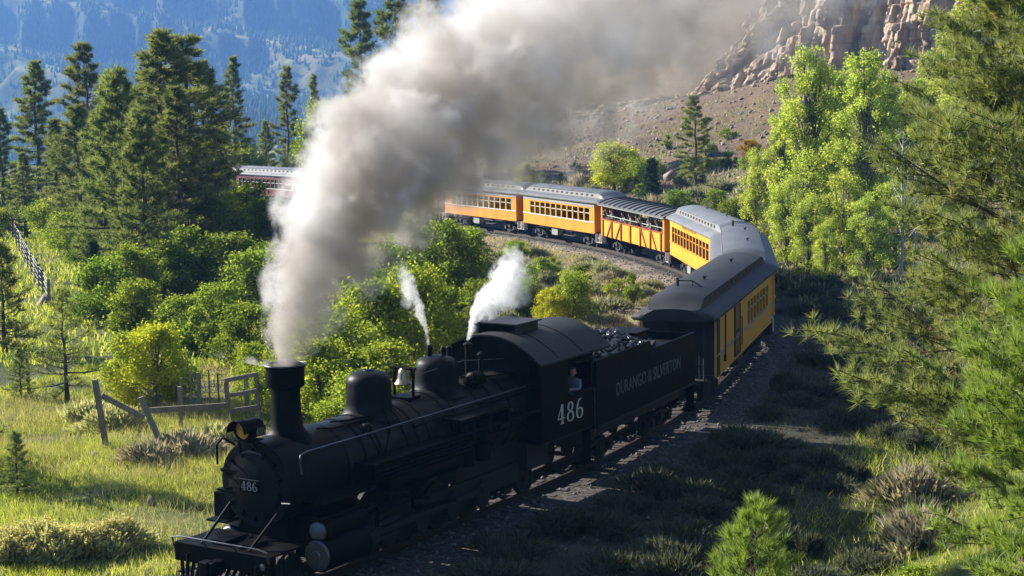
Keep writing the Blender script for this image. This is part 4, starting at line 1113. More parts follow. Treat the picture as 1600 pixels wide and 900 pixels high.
# coal heap: base mound and broken lumps
cxs = np.linspace(-4.2, -.2, 34); cys = np.linspace(-1.28, 1.28, 24)
CX, CY = np.meshgrid(cxs, cys)
def coal_z(x, y): return 2.84 + .46 * (1 - (np.abs(y) / 1.5) ** 2) * sstep(-4.5, -3.2, x) * sstep(.4, -1.2, x) + .22 * (fbm(x * 2.2 + 4, y * 2.2, 3) - .5)
idx = np.arange(CX.size).reshape(CX.shape)
F = np.stack([idx[:-1, :-1], idx[:-1, 1:], idx[1:, 1:], idx[1:, :-1]], -1).reshape(-1, 4)
cm = link('coal_mound', mesh_np('coal_mound', np.stack([CX.ravel(), CY.ravel(), coal_z(CX, CY).ravel()], 1), F, [M['coal']]), tender)
rg = np.random.RandomState(21); n = 620
lx, ly = rg.uniform(-4.15, -.2, n), rg.uniform(-1.25, 1.25, n)
cl_ = link('coal_lumps', rocks_mesh('coal_lumps', np.stack([lx, ly, coal_z(lx, ly) + .03], 1), rg.uniform(.05, .15, n), M['coal'], 8), tender)
cl_['kind'] = 'stuff'
for sd in (-1, 1):
    for xq in (-1.85, -3.7, -5.55): MB().box(xq - .03, xq + .03, min(sd * (TW + .0005), sd * (TW + .006)), max(sd * (TW + .0005), sd * (TW + .006)), 1.33, 1.78).box(xq - .03, xq + .03, min(sd * (TW + .0005), sd * (TW + .006)), max(sd * (TW + .0005), sd * (TW + .006)), 2.38, 2.79).build('tank_seam', M['black'], tender, 0)
MB().box(-TL - .1, .1, -1.1, 1.1, .95, 1.27).build('tender_frame', M['under'], tender, 0)
MB().box(-TL - .75, -TL - .1, -.12, .12, .62, .88).build('coupler', M['under'], tender, 0)
truck(tender, -1.5); truck(tender, -TL + 1.3)
A = trk(11.75 + 1.5); B = trk(11.75 + TL - 1.3); d = A - B
tender.location = A + d.normalized() * 1.5; tender.rotation_euler = (0, 0, math.atan2(d.y, d.x))

# ------------------------------------------------------------------ people
def skin_person(name, joints, edges, cols, parent_mat, hairc='hair'):
    """one continuous body grown over a skeleton; cols maps a height / position test to a material"""
    me = bpy.data.meshes.new(name)
    me.from_pydata([j[0] for j in joints], edges, [])
    o = bpy.data.objects.new(name + '_tmp', me); C.objects.link(o)
    sk = o.modifiers.new('skin', 'SKIN'); sk.use_smooth_shade = True
    for v, j in zip(me.skin_vertices[0].data, joints): v.radius = j[1] if isinstance(j[1], tuple) else (j[1], j[1])
    me.skin_vertices[0].data[0].use_root = True
    su = o.modifiers.new('sub', 'SUBSURF'); su.levels = 2; su.render_levels = 2
    dg = bpy.context.evaluated_depsgraph_get()
    res = bpy.data.meshes.new_from_object(o.evaluated_get(dg))
    bpy.data.objects.remove(o)
    res.materials.clear()
    for m_ in parent_mat: res.materials.append(m_)
    for p in res.polygons: p.material_index = cols(p.center)
    return res

def seated(name, shirt, legs, lean=.2, arms='rail', turn=0.0, hairm='hair', stand=False):
    """sitting on a bench facing +Y (local), leaning towards the rail; pelvis at origin height .5"""
    l = lean
    hx = turn
    J = [((0, 0, .52), (.16, .13)), ((0, l * .35, .78), (.155, .115)), ((0, l * .8, 1.02), (.17, .11)), ((0, l, 1.14), .06),
         ((hx * .3, l + .03, 1.22), (.075, .085)), ((hx * .4, l + .05, 1.32), (.085, .10)), ((hx * .4, l + .04, 1.40), (.07, .085)),
         ((.1, .14, .5), .10), ((.12, .46, .52), .075), ((.12, .47, .25), .06), ((.12, .47, .08), .05), ((.12, .6, .05), .045),
         ((-.1, .14, .5), .10), ((-.12, .46, .52), .075), ((-.12, .47, .25), .06), ((-.12, .47, .08), .05), ((-.12, .6, .05), .045)]
    if stand:
        for q, sd in ((7, 1), (12, -1)):
            J[q] = ((sd * .09, 0, .44), .10); J[q + 1] = ((sd * .11, .03, .06), .07); J[q + 2] = ((sd * .11, -.01, -.14), .062); J[q + 3] = ((sd * .11, -.02, -.32), .05); J[q + 4] = ((sd * .12, .10, -.35), .045)
    Ed = [(0, 1), (1, 2), (2, 3), (3, 4), (4, 5), (5, 6), (0, 7), (7, 8), (8, 9), (9, 10), (10, 11), (0, 12), (12, 13), (13, 14), (14, 15), (15, 16)]
    for sd in (1, -1):
        k = len(J)
        if arms == 'rail' or (arms == 'camera1' and sd > 0):
            J += [((sd * .19, l * .8, 1.03), .065), ((sd * .27, l * .8 + .14, .84), .05), ((sd * .17, l * .8 + .36, .86), .038), ((sd * .15, l * .8 + .45, .86), (.042, .022))]
        elif arms in ('camera', 'camera1'):
            J += [((sd * .19, l * .8, 1.03), .065), ((sd * .3, l * .8 + .2, 1.0), .05), ((sd * .12, l * .8 + .3, 1.24), .038), ((sd * .06, l * .8 + .3, 1.31), (.04, .025))]
        else:
            J += [((sd * .19, l * .8, 1.03), .065), ((sd * .25, l * .4 + .04, .8), .05), ((sd * .16, l * .4 + .26, .68), .038), ((sd * .12, l * .4 + .34, .66), (.04, .025))]
        Ed += [(2, k), (k, k + 1), (k + 1, k + 2), (k + 2, k + 3)]
    hand = {len(J) - 1, len(J) - 5}
    hp = [Vector(J[i][0]) for i in hand]
    def cols(c):
        if c.z > 1.335 or (c.z > 1.24 and c.y < l + .02): return 2
        if c.z > 1.13 and abs(c.x) < .14: return 0
        if any((c - h).length < .07 for h in hp): return 0
        if c.z < .6 and not (abs(c.y) < .12 and c.z > .55): return 3
        return 1
    return skin_person(name, J, Ed, cols, [M['skin'], M[shirt], M[hairm], M[legs]])

def world_of(root, loc, rz=0):
    """matrix of a spot given in a vehicle's own frame"""
    return Matrix.Translation(root.location) @ root.rotation_euler.to_matrix().to_4x4() @ Matrix.Translation(loc) @ Matrix.Rotation(rz, 4, 'Z')
def put_person(me, label, Mw, group=None):
    o = link('person', me); o.matrix_world = Mw
    tag(o, label, 'person', group); return o
G = 'passengers in the open sided car'
FX = R(180)    # sit facing the visible (right hand) side of the car
ppl = [(-5.2, 'blackcloth', 'denim', .30, 'camera', 'passenger in dark clothes leaning out at the rear end of the open car'),
       (-4.55, 'greycloth', 'blackcloth', .22, 'rail', 'passenger in grey beside the dark clad leaner at the rear of the open car'),
       (-3.8, 'greencloth', 'denim', .34, 'rail', 'passenger in a green jacket leaning on the rail of the open car'),
       (-1.9, 'whitecloth', 'denim', .30, 'rail', 'passenger in white sleeves near the middle of the open car'),
       (-.75, 'tancloth', 'greycloth', .18, 'lap', 'passenger in tan sitting mid car behind the rail'),
       (.5, 'blackcloth', 'denim', .2, 'rail', 'passenger in black sitting right of the car middle'),
       (1.7, 'tancloth', 'denim', .32, 'camera', 'passenger in tan holding up a camera towards the front of the open car'),
       (3.2, 'whitecloth', 'redcloth', .34, 'camera1', 'passenger in white with red trousers leaning over the rail'),
       (4.3, 'navy', 'blackcloth', .22, 'lap', 'passenger in navy at the front end of the open car')]
for i, (x, a_, b_, ln, ar, lb) in enumerate(ppl):
    me = seated('person', a_, b_, ln + .02, ar, (-1) ** i * .1, stand=True)
    put_person(me, lb, world_of(D4, (x, -.84, 1.40), FX + R((i * 37) % 24 - 12)) @ Matrix.Scale(.9, 4), G)
me = seated('person', 'shirtblue', 'denim', .1, 'rail', -.1)
put_person(me, 'engine crew member in blue shirt leaning out of the cab window', world_of(loco, (-11.05, 1.13, 1.67), R(-90)))
# ------------------------------------------------------------------ vegetation builders
def bx(px, y, z=0.0):
    """east-west position of a spot seen on bearing px (full picture width 1600) at distance y"""
    return (px - 800) / 2576.7 * (y * .993 + (CAM_H - z) * .1175)
def unit(v): return v / np.maximum(1e-9, np.linalg.norm(v, axis=-1, keepdims=True))

def tuft_mesh(name, P, D, mat, needles, ln, w, rg, spread=.9, droop=0.0):
    """needle tufts: thin blades bursting from P around directions D"""
    n = len(P)
    d = unit(D[:, None, :] + rg.normal(0, spread, (n, needles, 3)) * .75)
    L = ln * rg.uniform(.65, 1.15, (n, needles, 1))
    base = P[:, None, :] - D[:, None, :] * (rg.rand(n, needles, 1) * ln * .35)
    side = unit(np.cross(d, rg.normal(0, 1, (n, needles, 3)))) * (w / 2)
    tip = base + d * L; tip[..., 2] -= droop * L[..., 0]
    V = np.stack([base - side, base + side, tip], 2).reshape(-1, 3)
    F = np.arange(len(V)).reshape(-1, 3)
    return mesh_np(name, V, F, [mat])

def make_pine(seed, h, rmax, base=.12, nbr=95, sub=7, needles=11, ln=.36, w=.045, mat='needle', full=1.0, droop=0.0, conic=1.0, dead=.0, tr=None, spread=.9, tuft_up=.55, subtw=1, s0=.28, irr=.62, el0=-8):
    rg = np.random.RandomState(seed)
    tm = MB(); k = 9
    tr = tr or h * .016 + .03
    wig = rg.normal(0, h * .006, (k, 2)); wig[0] = 0
    tp = [Vector((wig[i][0], wig[i][1], h * i / (k - 1) * .985)) for i in range(k)]
    tm.tube(tp, [tr * (1 - .93 * i / (k - 1)) * (1.35 if i == 0 else 1) for i in range(k)], 8)
    P = []; D = []
    for i in range(nbr):
        t = ((i + rg.rand()) / nbr) ** .92
        z = h * (base + (1 - base) * t)
        prof = (1 - t) ** (.75 * conic) * (.62 + .38 * min(1, t * 6)) + .05
        prof *= (1 + .22 * math.sin(t * 17 + seed) * (1 - t))
        r = rmax * prof * rg.uniform(irr, 1.14)
        if rg.rand() > full: continue
        az = i * 2.39996 + rg.normal(0, .35)
        el = R(el0 + (40 - el0) * t + rg.normal(0, 9))
        if t < .3: el -= R(6)
        u = np.array([math.cos(az), math.sin(az), 0]); up = np.array([0, 0, 1.])
        p0 = np.array([np.interp(z, [q.z for q in tp], [q.x for q in tp]), np.interp(z, [q.z for q in tp], [q.y for q in tp]), z])
        def bp(s): return p0 + (u * math.cos(el) + up * math.sin(el)) * r * s + up * (.16 * r * s * s)
        br = max(.010, tr * .30 * (1 - t) * (r / rmax) + .008)
        tm.tube([bp(0), bp(.5), bp(.98)], [br, br * .65, br * .25], 4, False)
        if rg.rand() < dead * (1 - t): continue
        ns = max(2, int(sub * (.35 + .65 * r / rmax)))
        for j in range(ns):
            s = s0 + (1 - s0) * (j + rg.rand() * .8) / ns
            if s > 1: s = 1
            sd = 1 if j % 2 else -1
            a2 = az + sd * R(rg.uniform(25, 75)) * (1.15 - .7 * s)
            ll = r * rg.uniform(.2, .42) * (1.15 - .6 * s) + ln * .5
            dv = np.array([math.cos(a2), math.sin(a2), rg.uniform(-.05, .45)])
            q0 = bp(s); q1 = q0 + dv * ll
            if subtw: tm.tube([q0, q1], [br * .35, br * .15], 3, False)
            for m_ in range(3):
                f = (.35, .7, 1.0)[m_]
                P.append(q0 + dv * ll * f + rg.normal(0, ln * .16, 3)); D.append(dv * .8 + np.array([0, 0, tuft_up]))
        P.append(bp(1.0)); D.append(u + up * tuft_up)
    for j in range(6):
        P.append(np.array([tp[-1].x, tp[-1].y, h * (.97 + .03 * j / 6)])); D.append(np.array([rg.normal(0, .3), rg.normal(0, .3), 1.]))
    cm = tuft_mesh('crown', np.array(P), unit(np.array(D)), M[mat], needles, ln, w, rg, spread, droop)
    return tm.mesh('trunk', M['bark'], 40), cm

def leaf_mesh(name, P, N, mat, size, rg):
    """diamond leaves, facing roughly N"""
    n = len(P)
    nrm = unit(N + rg.normal(0, .75, (n, 3)))
    t = unit(np.cross(nrm, rg.normal(0, 1, (n, 3)))); b = np.cross(nrm, t)
    s = size * rg.uniform(.6, 1.25, (n, 1))
    V = np.stack([P - t * s * .5, P + b * s * .34 + nrm * s * .08, P + t * s * .55, P - b * s * .34 + nrm * s * .08], 1).reshape(-1, 3)
    F = np.arange(len(V)).reshape(-1, 4)
    return mesh_np(name, V, F, [mat])

def make_broad(seed, h, rad, mat='oak', leaves=7000, size=.13, lobes=26, base=.15, stems=4, shape='bush', bark='twig', gap=.0):
    rg = np.random.RandomState(seed)
    tm = MB()
    # lobes fill the crown volume unevenly
    Cn = []; Rd = []
    while len(Cn) < lobes:
        t = rg.rand(); z = h * (base + (1 - base) * t)
        if shape == 'bush': w = rad * (1 - (2 * t - .75) ** 2 * .55) ** .5 if t < .9 else rad * .5
        elif shape == 'tall': w = rad * (.35 + .85 * math.sin(math.pi * min(1, t * .9 + .08)) ** .8)
        else: w = rad
        a = rg.rand() * 6.283; q = w * rg.rand() ** .5 * .86
        Cn.append((q * math.cos(a), q * math.sin(a), z)); Rd.append(rad * (rg.uniform(.15, .38) if shape == 'bush' else rg.uniform(.15, .36)) * (1 - .3 * t))
    for q_ in range(lobes // 4):      # shoots that break the outline
        a = rg.rand() * 6.283; t = rg.uniform(.35, 1.08); w = rad * rg.uniform(.75, 1.12) * max(.15, 1 - .75 * t)
        Cn.append((w * math.cos(a), w * math.sin(a), h * (base + (1 - base) * t))); Rd.append(rad * rg.uniform(.08, .17))
    Cn = np.array(Cn); Rd = np.array(Rd)
    Cn[:, 2] = np.minimum(Cn[:, 2], h * 1.04 - Rd * .7)
    wt = Rd ** 2; wt /= wt.sum()
    li = rg.choice(len(Cn), leaves, p=wt)
    d = unit(rg.normal(0, 1, (leaves, 3)))
    rr_ = Rd[li] * (.25 + .75 * rg.rand(leaves) ** .5) * (1 + .28 * np.sin(d[:, 0] * 7 + li) * np.cos(d[:, 1] * 6 + li * 2) + .18 * np.sin(d[:, 2] * 11 + li))
    P = Cn[li] + d * rr_[:, None] * np.array([1, 1, 1.0]) + rg.normal(0, rad * .055, (leaves, 3))
    keep = P[:, 2] > .02 * h
    P = P[keep]; d = d[keep]
    cm = leaf_mesh('crown', P, d * .6 + np.array([0, 0, .15]), M[mat], size, rg)
    for s_ in range(stems):
        a = 6.283 * s_ / stems + rg.rand(); r0 = .06 * rad if stems > 1 else 0
        p0 = Vector((r0 * math.cos(a), r0 * math.sin(a), -.15))
        mine = [i for i in range(len(Cn)) if i % stems == s_]
        top = max(mine, key=lambda i: Cn[i][2]) if mine else 0
        tr = (.013 * h if shape == 'tall' else .016 * h) + .008
        c = Vector(Cn[top]); mid = p0.lerp(c, .5) + Vector((rg.normal(0, .05) * rad, rg.normal(0, .05) * rad, 0))
        tm.tube([p0, p0.lerp(mid, .5), mid, c], [tr * 1.2, tr * .9, tr * .6, tr * .15], 7, False)
        for i in mine:
            c2 = Vector(Cn[i]); f = min(.9, max(.15, (c2.z / max(.1, c.z)) * .62))
            q = p0.lerp(mid, f * 2) if f < .5 else mid.lerp(c, f * 2 - 1)
            tm.tube([q, q.lerp(c2, .55) + Vector((0, 0, .04 * h)), c2], [tr * .35, tr * .22, tr * .08], 4, False)
    return tm.mesh('trunk', M[bark], 40), cm

def make_sage(seed, rad, h, mat='sage', blades=900, flower=None):
    rg = np.random.RandomState(seed)
    n = blades
    k = 14
    cc = rg.normal(0, rad * .42, (k, 2)); ch = h * rg.uniform(.6, 1.0, k)
    li = rg.randint(0, k, n)
    a = rg.rand(n) * 6.283; r_ = rad * .38 * rg.rand(n) ** .6
    P = np.stack([cc[li, 0] + r_ * np.cos(a), cc[li, 1] + r_ * np.sin(a), ch[li] * (.15 + .7 * rg.rand(n) ** .7)], 1)
    P[:, 2] *= np.clip(1 - .55 * (np.hypot(P[:, 0], P[:, 1]) / (rad * 1.15)) ** 2, .12, 1)
    D = unit(np.stack([P[:, 0] * .8 / rad, P[:, 1] * .8 / rad, np.full(n, .9)], 1) + rg.normal(0, .28, (n, 3)))
    L = h * rg.uniform(.16, .34, (n, 1)); sd = unit(np.cross(D, rg.normal(0, 1, (n, 3)))) * (.016 + .012 * rg.rand(n, 1)) * (1 + rad * .3)
    V = np.stack([P - sd, P + sd, P + D * L], 1).reshape(-1, 3)
    cm = mesh_np('foliage', V, np.arange(len(V)).reshape(-1, 3), [M[mat]])
    tm = MB()
    for i in range(k):
        tm.tube([(cc[i, 0] * .15, cc[i, 1] * .15, -.05), (cc[i, 0] * .6, cc[i, 1] * .6, ch[i] * .35), (cc[i, 0], cc[i, 1], ch[i] * .75)], [.02, .014, .006], 4, False)
    fm = None
    if flower:
        j = rg.choice(np.argsort(-P[:, 2])[:n // 2], 420)
        Q = P[j] + D[j] * L[j]; Q = np.repeat(Q, 5, 0) + rg.normal(0, .022, (2100, 3))
        fm = leaf_mesh('flower_heads', Q, np.tile([0, 0, 1.], (2100, 1)), M[flower], .06, rg)
    return tm.mesh('stems', M['twig'], 40), cm, fm

def plant(name, meshes, part_names, x, y, label, cat, group=None, s=1.0, rz=0.0, z=None, sz=None, tilt=0):
    root = empty(name, (x, y, (gz(x, y) if z is None else z) - .04), rz)
    root.scale = (s, s, sz or s)
    if tilt: root.rotation_euler = (R(tilt), 0, rz)
    tag(root, label, cat, group)
    for me, pn in zip(meshes, part_names):
        if me is not None:
            q = link(pn, me, root)
            if pn == 'flower_heads': q['kind'] = 'stuff'
    return root

prs = random.Random(77)
# ---- pine variants
PV = {'mature': make_pine(101, 14, 2.7, .10, 92, 12, 13, .42, .055, s0=.42, irr=.4),
      'irregular': make_pine(102, 14, 2.6, .16, 78, 12, 13, .44, .055, full=.88, conic=.75, s0=.45, irr=.35),
      'narrow': make_pine(103, 14, 2.1, .06, 92, 10, 13, .40, .055, conic=.85, s0=.4, irr=.45),
      'pale': make_pine(104, 10, 2.3, .03, 105, 11, 13, .36, .045, conic=.9, s0=.38, irr=.5),
      'sparse': make_pine(105, 4.2, 1.25, .12, 46, 6, 10, .24, .022, full=.9),
      'bushy': make_pine(106, 4.2, 1.2, .04, 62, 7, 12, .24, .026)}
PH = {'mature': 14, 'irregular': 14, 'narrow': 14, 'pale': 10, 'sparse': 4.2, 'bushy': 4.2}
GP = 'pine trees of the valley'
pines = [
 (65, 150, 14.2, 'mature', 1.0, 'tall pine standing apart near the left edge against the blue mountain'),
 (145, 140, 15.0, 'irregular', .95, 'dark topped tall pine second from the left against the blue mountain'),
 (128, 118, 9.9, 'pale', 1.0, 'pale green pine below the dark topped pine at left'),
 (262, 100, 14.3, 'mature', 1.25, 'tallest left pine, left top of the twin topped dense clump'),
 (303, 105, 14.1, 'irregular', 1.3, 'right top of the twin topped dense pine clump'),
 (328, 110, 12.6, 'narrow', 1.0, 'dark pine at the right flank of the dense clump, before the maroon cars'),
 (196, 94, 11.8, 'pale', .95, 'sunlit pale pine directly left of the dense twin topped clump'),
 (232, 86, 9.6, 'pale', .9, 'front pale pine with a bare dark lower trunk above the oak brush'),
 (166, 101, 9.6, 'pale', .9, 'rounder pale pine second left of the dense clump'),
 (372, 186, 14.8, 'mature', .85, 'lone pine rising behind the rear end of the maroon coaches'),
 (455, 190, 13.4, 'irregular', .8, 'open crowned pine left of the smoke column behind the coaches'),
 (497, 197, 12.4, 'narrow', .75, 'slender pine at the left edge of the smoke behind the coaches'),
 (572, 172, 19.4, 'irregular', .9, 'leftmost of the three pines poking out above the smoke'),
 (627, 178, 21.4, 'irregular', .9, 'middle one of the three pines poking out above the smoke'),
 (676, 172, 21.0, 'mature', .9, 'rightmost of the three pines poking out above the smoke'),
 (8, 142, 10.2, 'mature', .95, 'pine cut by the left picture edge halfway up'),
 (42, 128, 6.6, 'narrow', 1.1, 'low dark pine between the left edge pines above the fence line'),
 (420, 196, 7.5, 'pale', .9, 'short pine in the gap behind the maroon coaches'),
 (285, 96, 10.8, 'narrow', 1.25, 'pine low in the middle of the dense clump, in front of its twin tops'),
 (240, 112, 11.8, 'irregular', 1.0, 'dark pine behind the left shoulder of the dense clump'),
 (95, 132, 9.0, 'mature', 1.1, 'medium pine between the tall left pine and the dark topped one'),
 (178, 122, 10.6, 'narrow', 1.1, 'pine behind the pale pines left of the dense clump'),
 (348, 118, 8.8, 'pale', 1.0, 'lower pine on the right edge of the dense clump before the coaches'),
 (1088, 142, 8.4, 'irregular', 1.15, 'solitary pine on the talus slope above the bend'),
]
for px, y, h, v, ws, lb in pines:
    x = bx(px, y); k = h / PH[v]
    if px < 360: ws *= 1.15
    plant('pine_tree', PV[v], ('trunk', 'crown'), x, y, lb, 'pine tree', GP, k * ws, prs.random() * 6.28, sz=k)
plant('pine_tree', PV['bushy'], ('trunk', 'crown'), bx(6, 66), 66, 'small bushy pine at the left edge below the wire fence', 'pine tree', GP, 1.05, 1.0)
plant('pine_tree', PV['sparse'], ('trunk', 'crown'), bx(102, 55), 55, 'sparse young pine with visible limbs left of the yellow bush', 'pine tree', GP, .93, 2.2)
plant('pine_tree', PV['bushy'], ('trunk', 'crown'), bx(30, 56), 56, 'knee high pine seedling beside the thin post at left', 'pine tree', GP, .42, 3.0)
plant('pine_tree', PV['bushy'], ('trunk', 'crown'), bx(22, 42.5), 42.5, 'knee high pine with brown boughs in the meadow at the left edge', 'pine tree', GP, .42, 2.0)
plant('pine_tree', PV['bushy'], ('trunk', 'crown'), bx(-95, 45.5), 45.5, 'pine just beyond the left picture edge shading the meadow', 'pine tree', GP, 1.15, 2.0)
# ---- near pines on the camera bank
bigp = make_pine(201, 12.0, 3.4, .10, 215, 20, 34, .23, .014, 'needle_near', tr=.17, spread=.8, tuft_up=1.0, irr=.5, el0=14, s0=.34)
plant('pine_tree', bigp, ('trunk', 'crown'), bx(1618, 27, 6), 27.0, 'large near pine with long needled boughs filling the right side', 'pine tree', GP, 1.0, 0.6)
midp = make_pine(202, 4.7, 1.6, .05, 110, 14, 32, .20, .010, 'needle_young', tr=.08, spread=.62, tuft_up=1.1, conic=.8, el0=14)
plant('pine_tree', midp, ('trunk', 'crown'), bx(1672, 18.5, 5), 18.5, 'bright green young pine in the lower right corner', 'pine tree', GP, 1.0, 1.4)
sap = make_pine(203, 3.4, .95, .05, 54, 7, 34, .15, .008, 'needle_young', tr=.035, spread=.5, tuft_up=1.5, conic=.9, el0=22, irr=.5)
plant('pine_tree', sap, ('trunk', 'crown'), bx(1172, 16.5, 5), 16.5, 'small bright pine sapling at the bottom edge right of centre', 'pine tree', GP, 1.0, .3)
farright = make_pine(204, 15, 3.2, .2, 105, 15, 22, .28, .018, 'needle_near', tr=.2, spread=.95, tuft_up=.55)
plant('pine_tree', farright, ('trunk', 'crown'), bx(1745, 36, 8), 36.0, 'second large pine reaching into the upper right corner', 'pine tree', GP, 1.0, 2.5)

# ---- junipers
jun = make_pine(110, 4.5, 1.0, .02, 130, 7, 12, .18, .05, 'juniper', conic=.75, tuft_up=.9)
plant('juniper', jun, ('trunk', 'crown'), bx(1020, 134), 134, 'dark conical juniper beside the yellow bush behind the coaches', 'juniper', None, 1.0)
plant('juniper', jun, ('trunk', 'crown'), bx(148, 81), 81, 'small dark juniper in the grass right of the wire fence', 'juniper', None, .72, 1.0)

# ---- cottonwoods
CV = [make_broad(301, 12, 2.3, 'aspen', 30000, .15, 96, .06, 2, 'tall'), make_broad(302, 12, 2.1, 'aspen', 27000, .15, 84, .08, 2, 'tall'), make_broad(303, 7, 1.9, 'aspen', 15000, .135, 54, .04, 3, 'tall')]
GC = 'cottonwoods right of the bend'
cw = [(1262, 104, 12.4, 0, 1.0, 'tall lime green cottonwood leftmost of the big ones under the cliff'),
      (1352, 100, 12.0, 1, 1.0, 'tall lime green cottonwood in the middle below the cliff'),
      (1428, 109, 10.2, 1, .95, 'cottonwood behind the bare grey snag right of the tall pair'),
      (1515, 126, 13.8, 0, 1.2, 'yellow green cottonwood high at right against the cliff'),
      (1185, 110, 6.2, 2, .65, 'slim small cottonwood at the left end of the grove'),
      (1318, 91, 5.6, 2, 1.05, 'low cottonwood with yellow leaves in front of the tall pair'),
      (1228, 97, 5.0, 2, .95, 'low rounded cottonwood at the foot of the leftmost tall one'),
      (1398, 94, 5.2, 2, 1.0, 'low cottonwood beneath the bare grey snag'),
      (1288, 86, 3.4, 2, .8, 'smallest green cottonwood nearest the track in the grove'),
      (1455, 132, 9.0, 1, 1.1, 'cottonwood half hidden behind the large near pine'),
      (1300, 112, 11.2, 1, 1.15, 'cottonwood filling the gap behind the two tallest ones'),
      (1385, 116, 10.6, 0, 1.15, 'wide cottonwood behind the bare snags'),
      (1222, 114, 8.2, 1, 1.0, 'mid height cottonwood behind the slim one at the grove end'),
      (1478, 112, 8.8, 0, 1.2, 'broad cottonwood between the snags and the large near pine'),
      (1262, 90, 4.4, 2, .95, 'low green cottonwood right beside the outside of the bend'),
      (1355, 88, 4.6, 2, 1.1, 'low lime cottonwood thicket before the tall middle one')]
for px, y, h, v, ws, lb in cw:
    k = h / (12, 12, 7)[v]
    plant('cottonwood_tree', CV[v], ('trunk', 'crown'), bx(px, y), y, lb, 'cottonwood', GC, k * ws * 1.0, prs.random() * 6.28, sz=k)
def make_snag(seed, h):
    rg = np.random.RandomState(seed); tm = MB()
    tm.tube([(0, 0, -.2), (.1, 0, h * .4), (.0, .1, h * .75), (.1, .1, h)], [.11, .08, .05, .015], 7)
    bm2 = MB()
    for i in range(34):
        z = h * rg.uniform(.2, .97); a = rg.rand() * 6.28; L = h * .26 * (1.15 - z / h)
        p0 = Vector((.05, .05, z)); p1 = p0 + Vector((math.cos(a) * L * .7, math.sin(a) * L * .7, L * .55)); p2 = p1 + Vector((math.cos(a + .5) * L * .3, math.sin(a + .5) * L * .3, L * .5))
        bm2.tube([p0, p1, p2], [.03, .02, .006], 5, False)
    return tm.mesh('trunk', M['deadwood'], 40), bm2.mesh('branches', M['deadwood'], 40)
plant('dead_tree', make_snag(5, 8.0), ('trunk', 'branches'), bx(1408, 90), 90, 'bare pale grey dead tree among the lime cottonwoods', 'dead tree')
plant('dead_tree', make_snag(6, 6.5), ('trunk', 'branches'), bx(1430, 93), 93, 'smaller bare grey snag right of the first dead tree', 'dead tree')

# ---- scrub oak, bushes
OV = {'oak': [make_broad(401, 3, 1.7, 'oak', 9500, .125, 44), make_broad(402, 3, 1.6, 'oak', 9500, .125, 40), make_broad(403, 3.4, 1.5, 'oak', 9500, .125, 44)],
      'lime': [make_broad(404, 3, 1.7, 'limeleaf', 12000, .11, 46), make_broad(405, 3, 1.6, 'limeleaf', 12000, .11, 40)],
      'yellow': [make_broad(406, 3, 1.6, 'yellowleaf', 12000, .105, 44)],
      'orange': [make_broad(407, 2, 1.0, 'orangeleaf', 1800, .14, 14)],
      'small': [make_broad(408, 1.6, .9, 'limeleaf', 3600, .1, 20), make_broad(409, 1.6, .8, 'oak', 3600, .1, 18)]}
OH = {'oak': 3, 'lime': 3, 'yellow': 3, 'orange': 2, 'small': 1.6}
OR_ = {'oak': 1.65, 'lime': 1.65, 'yellow': 1.6, 'orange': 1.0, 'small': .85}
GO = 'scrub oak and leafy bushes'
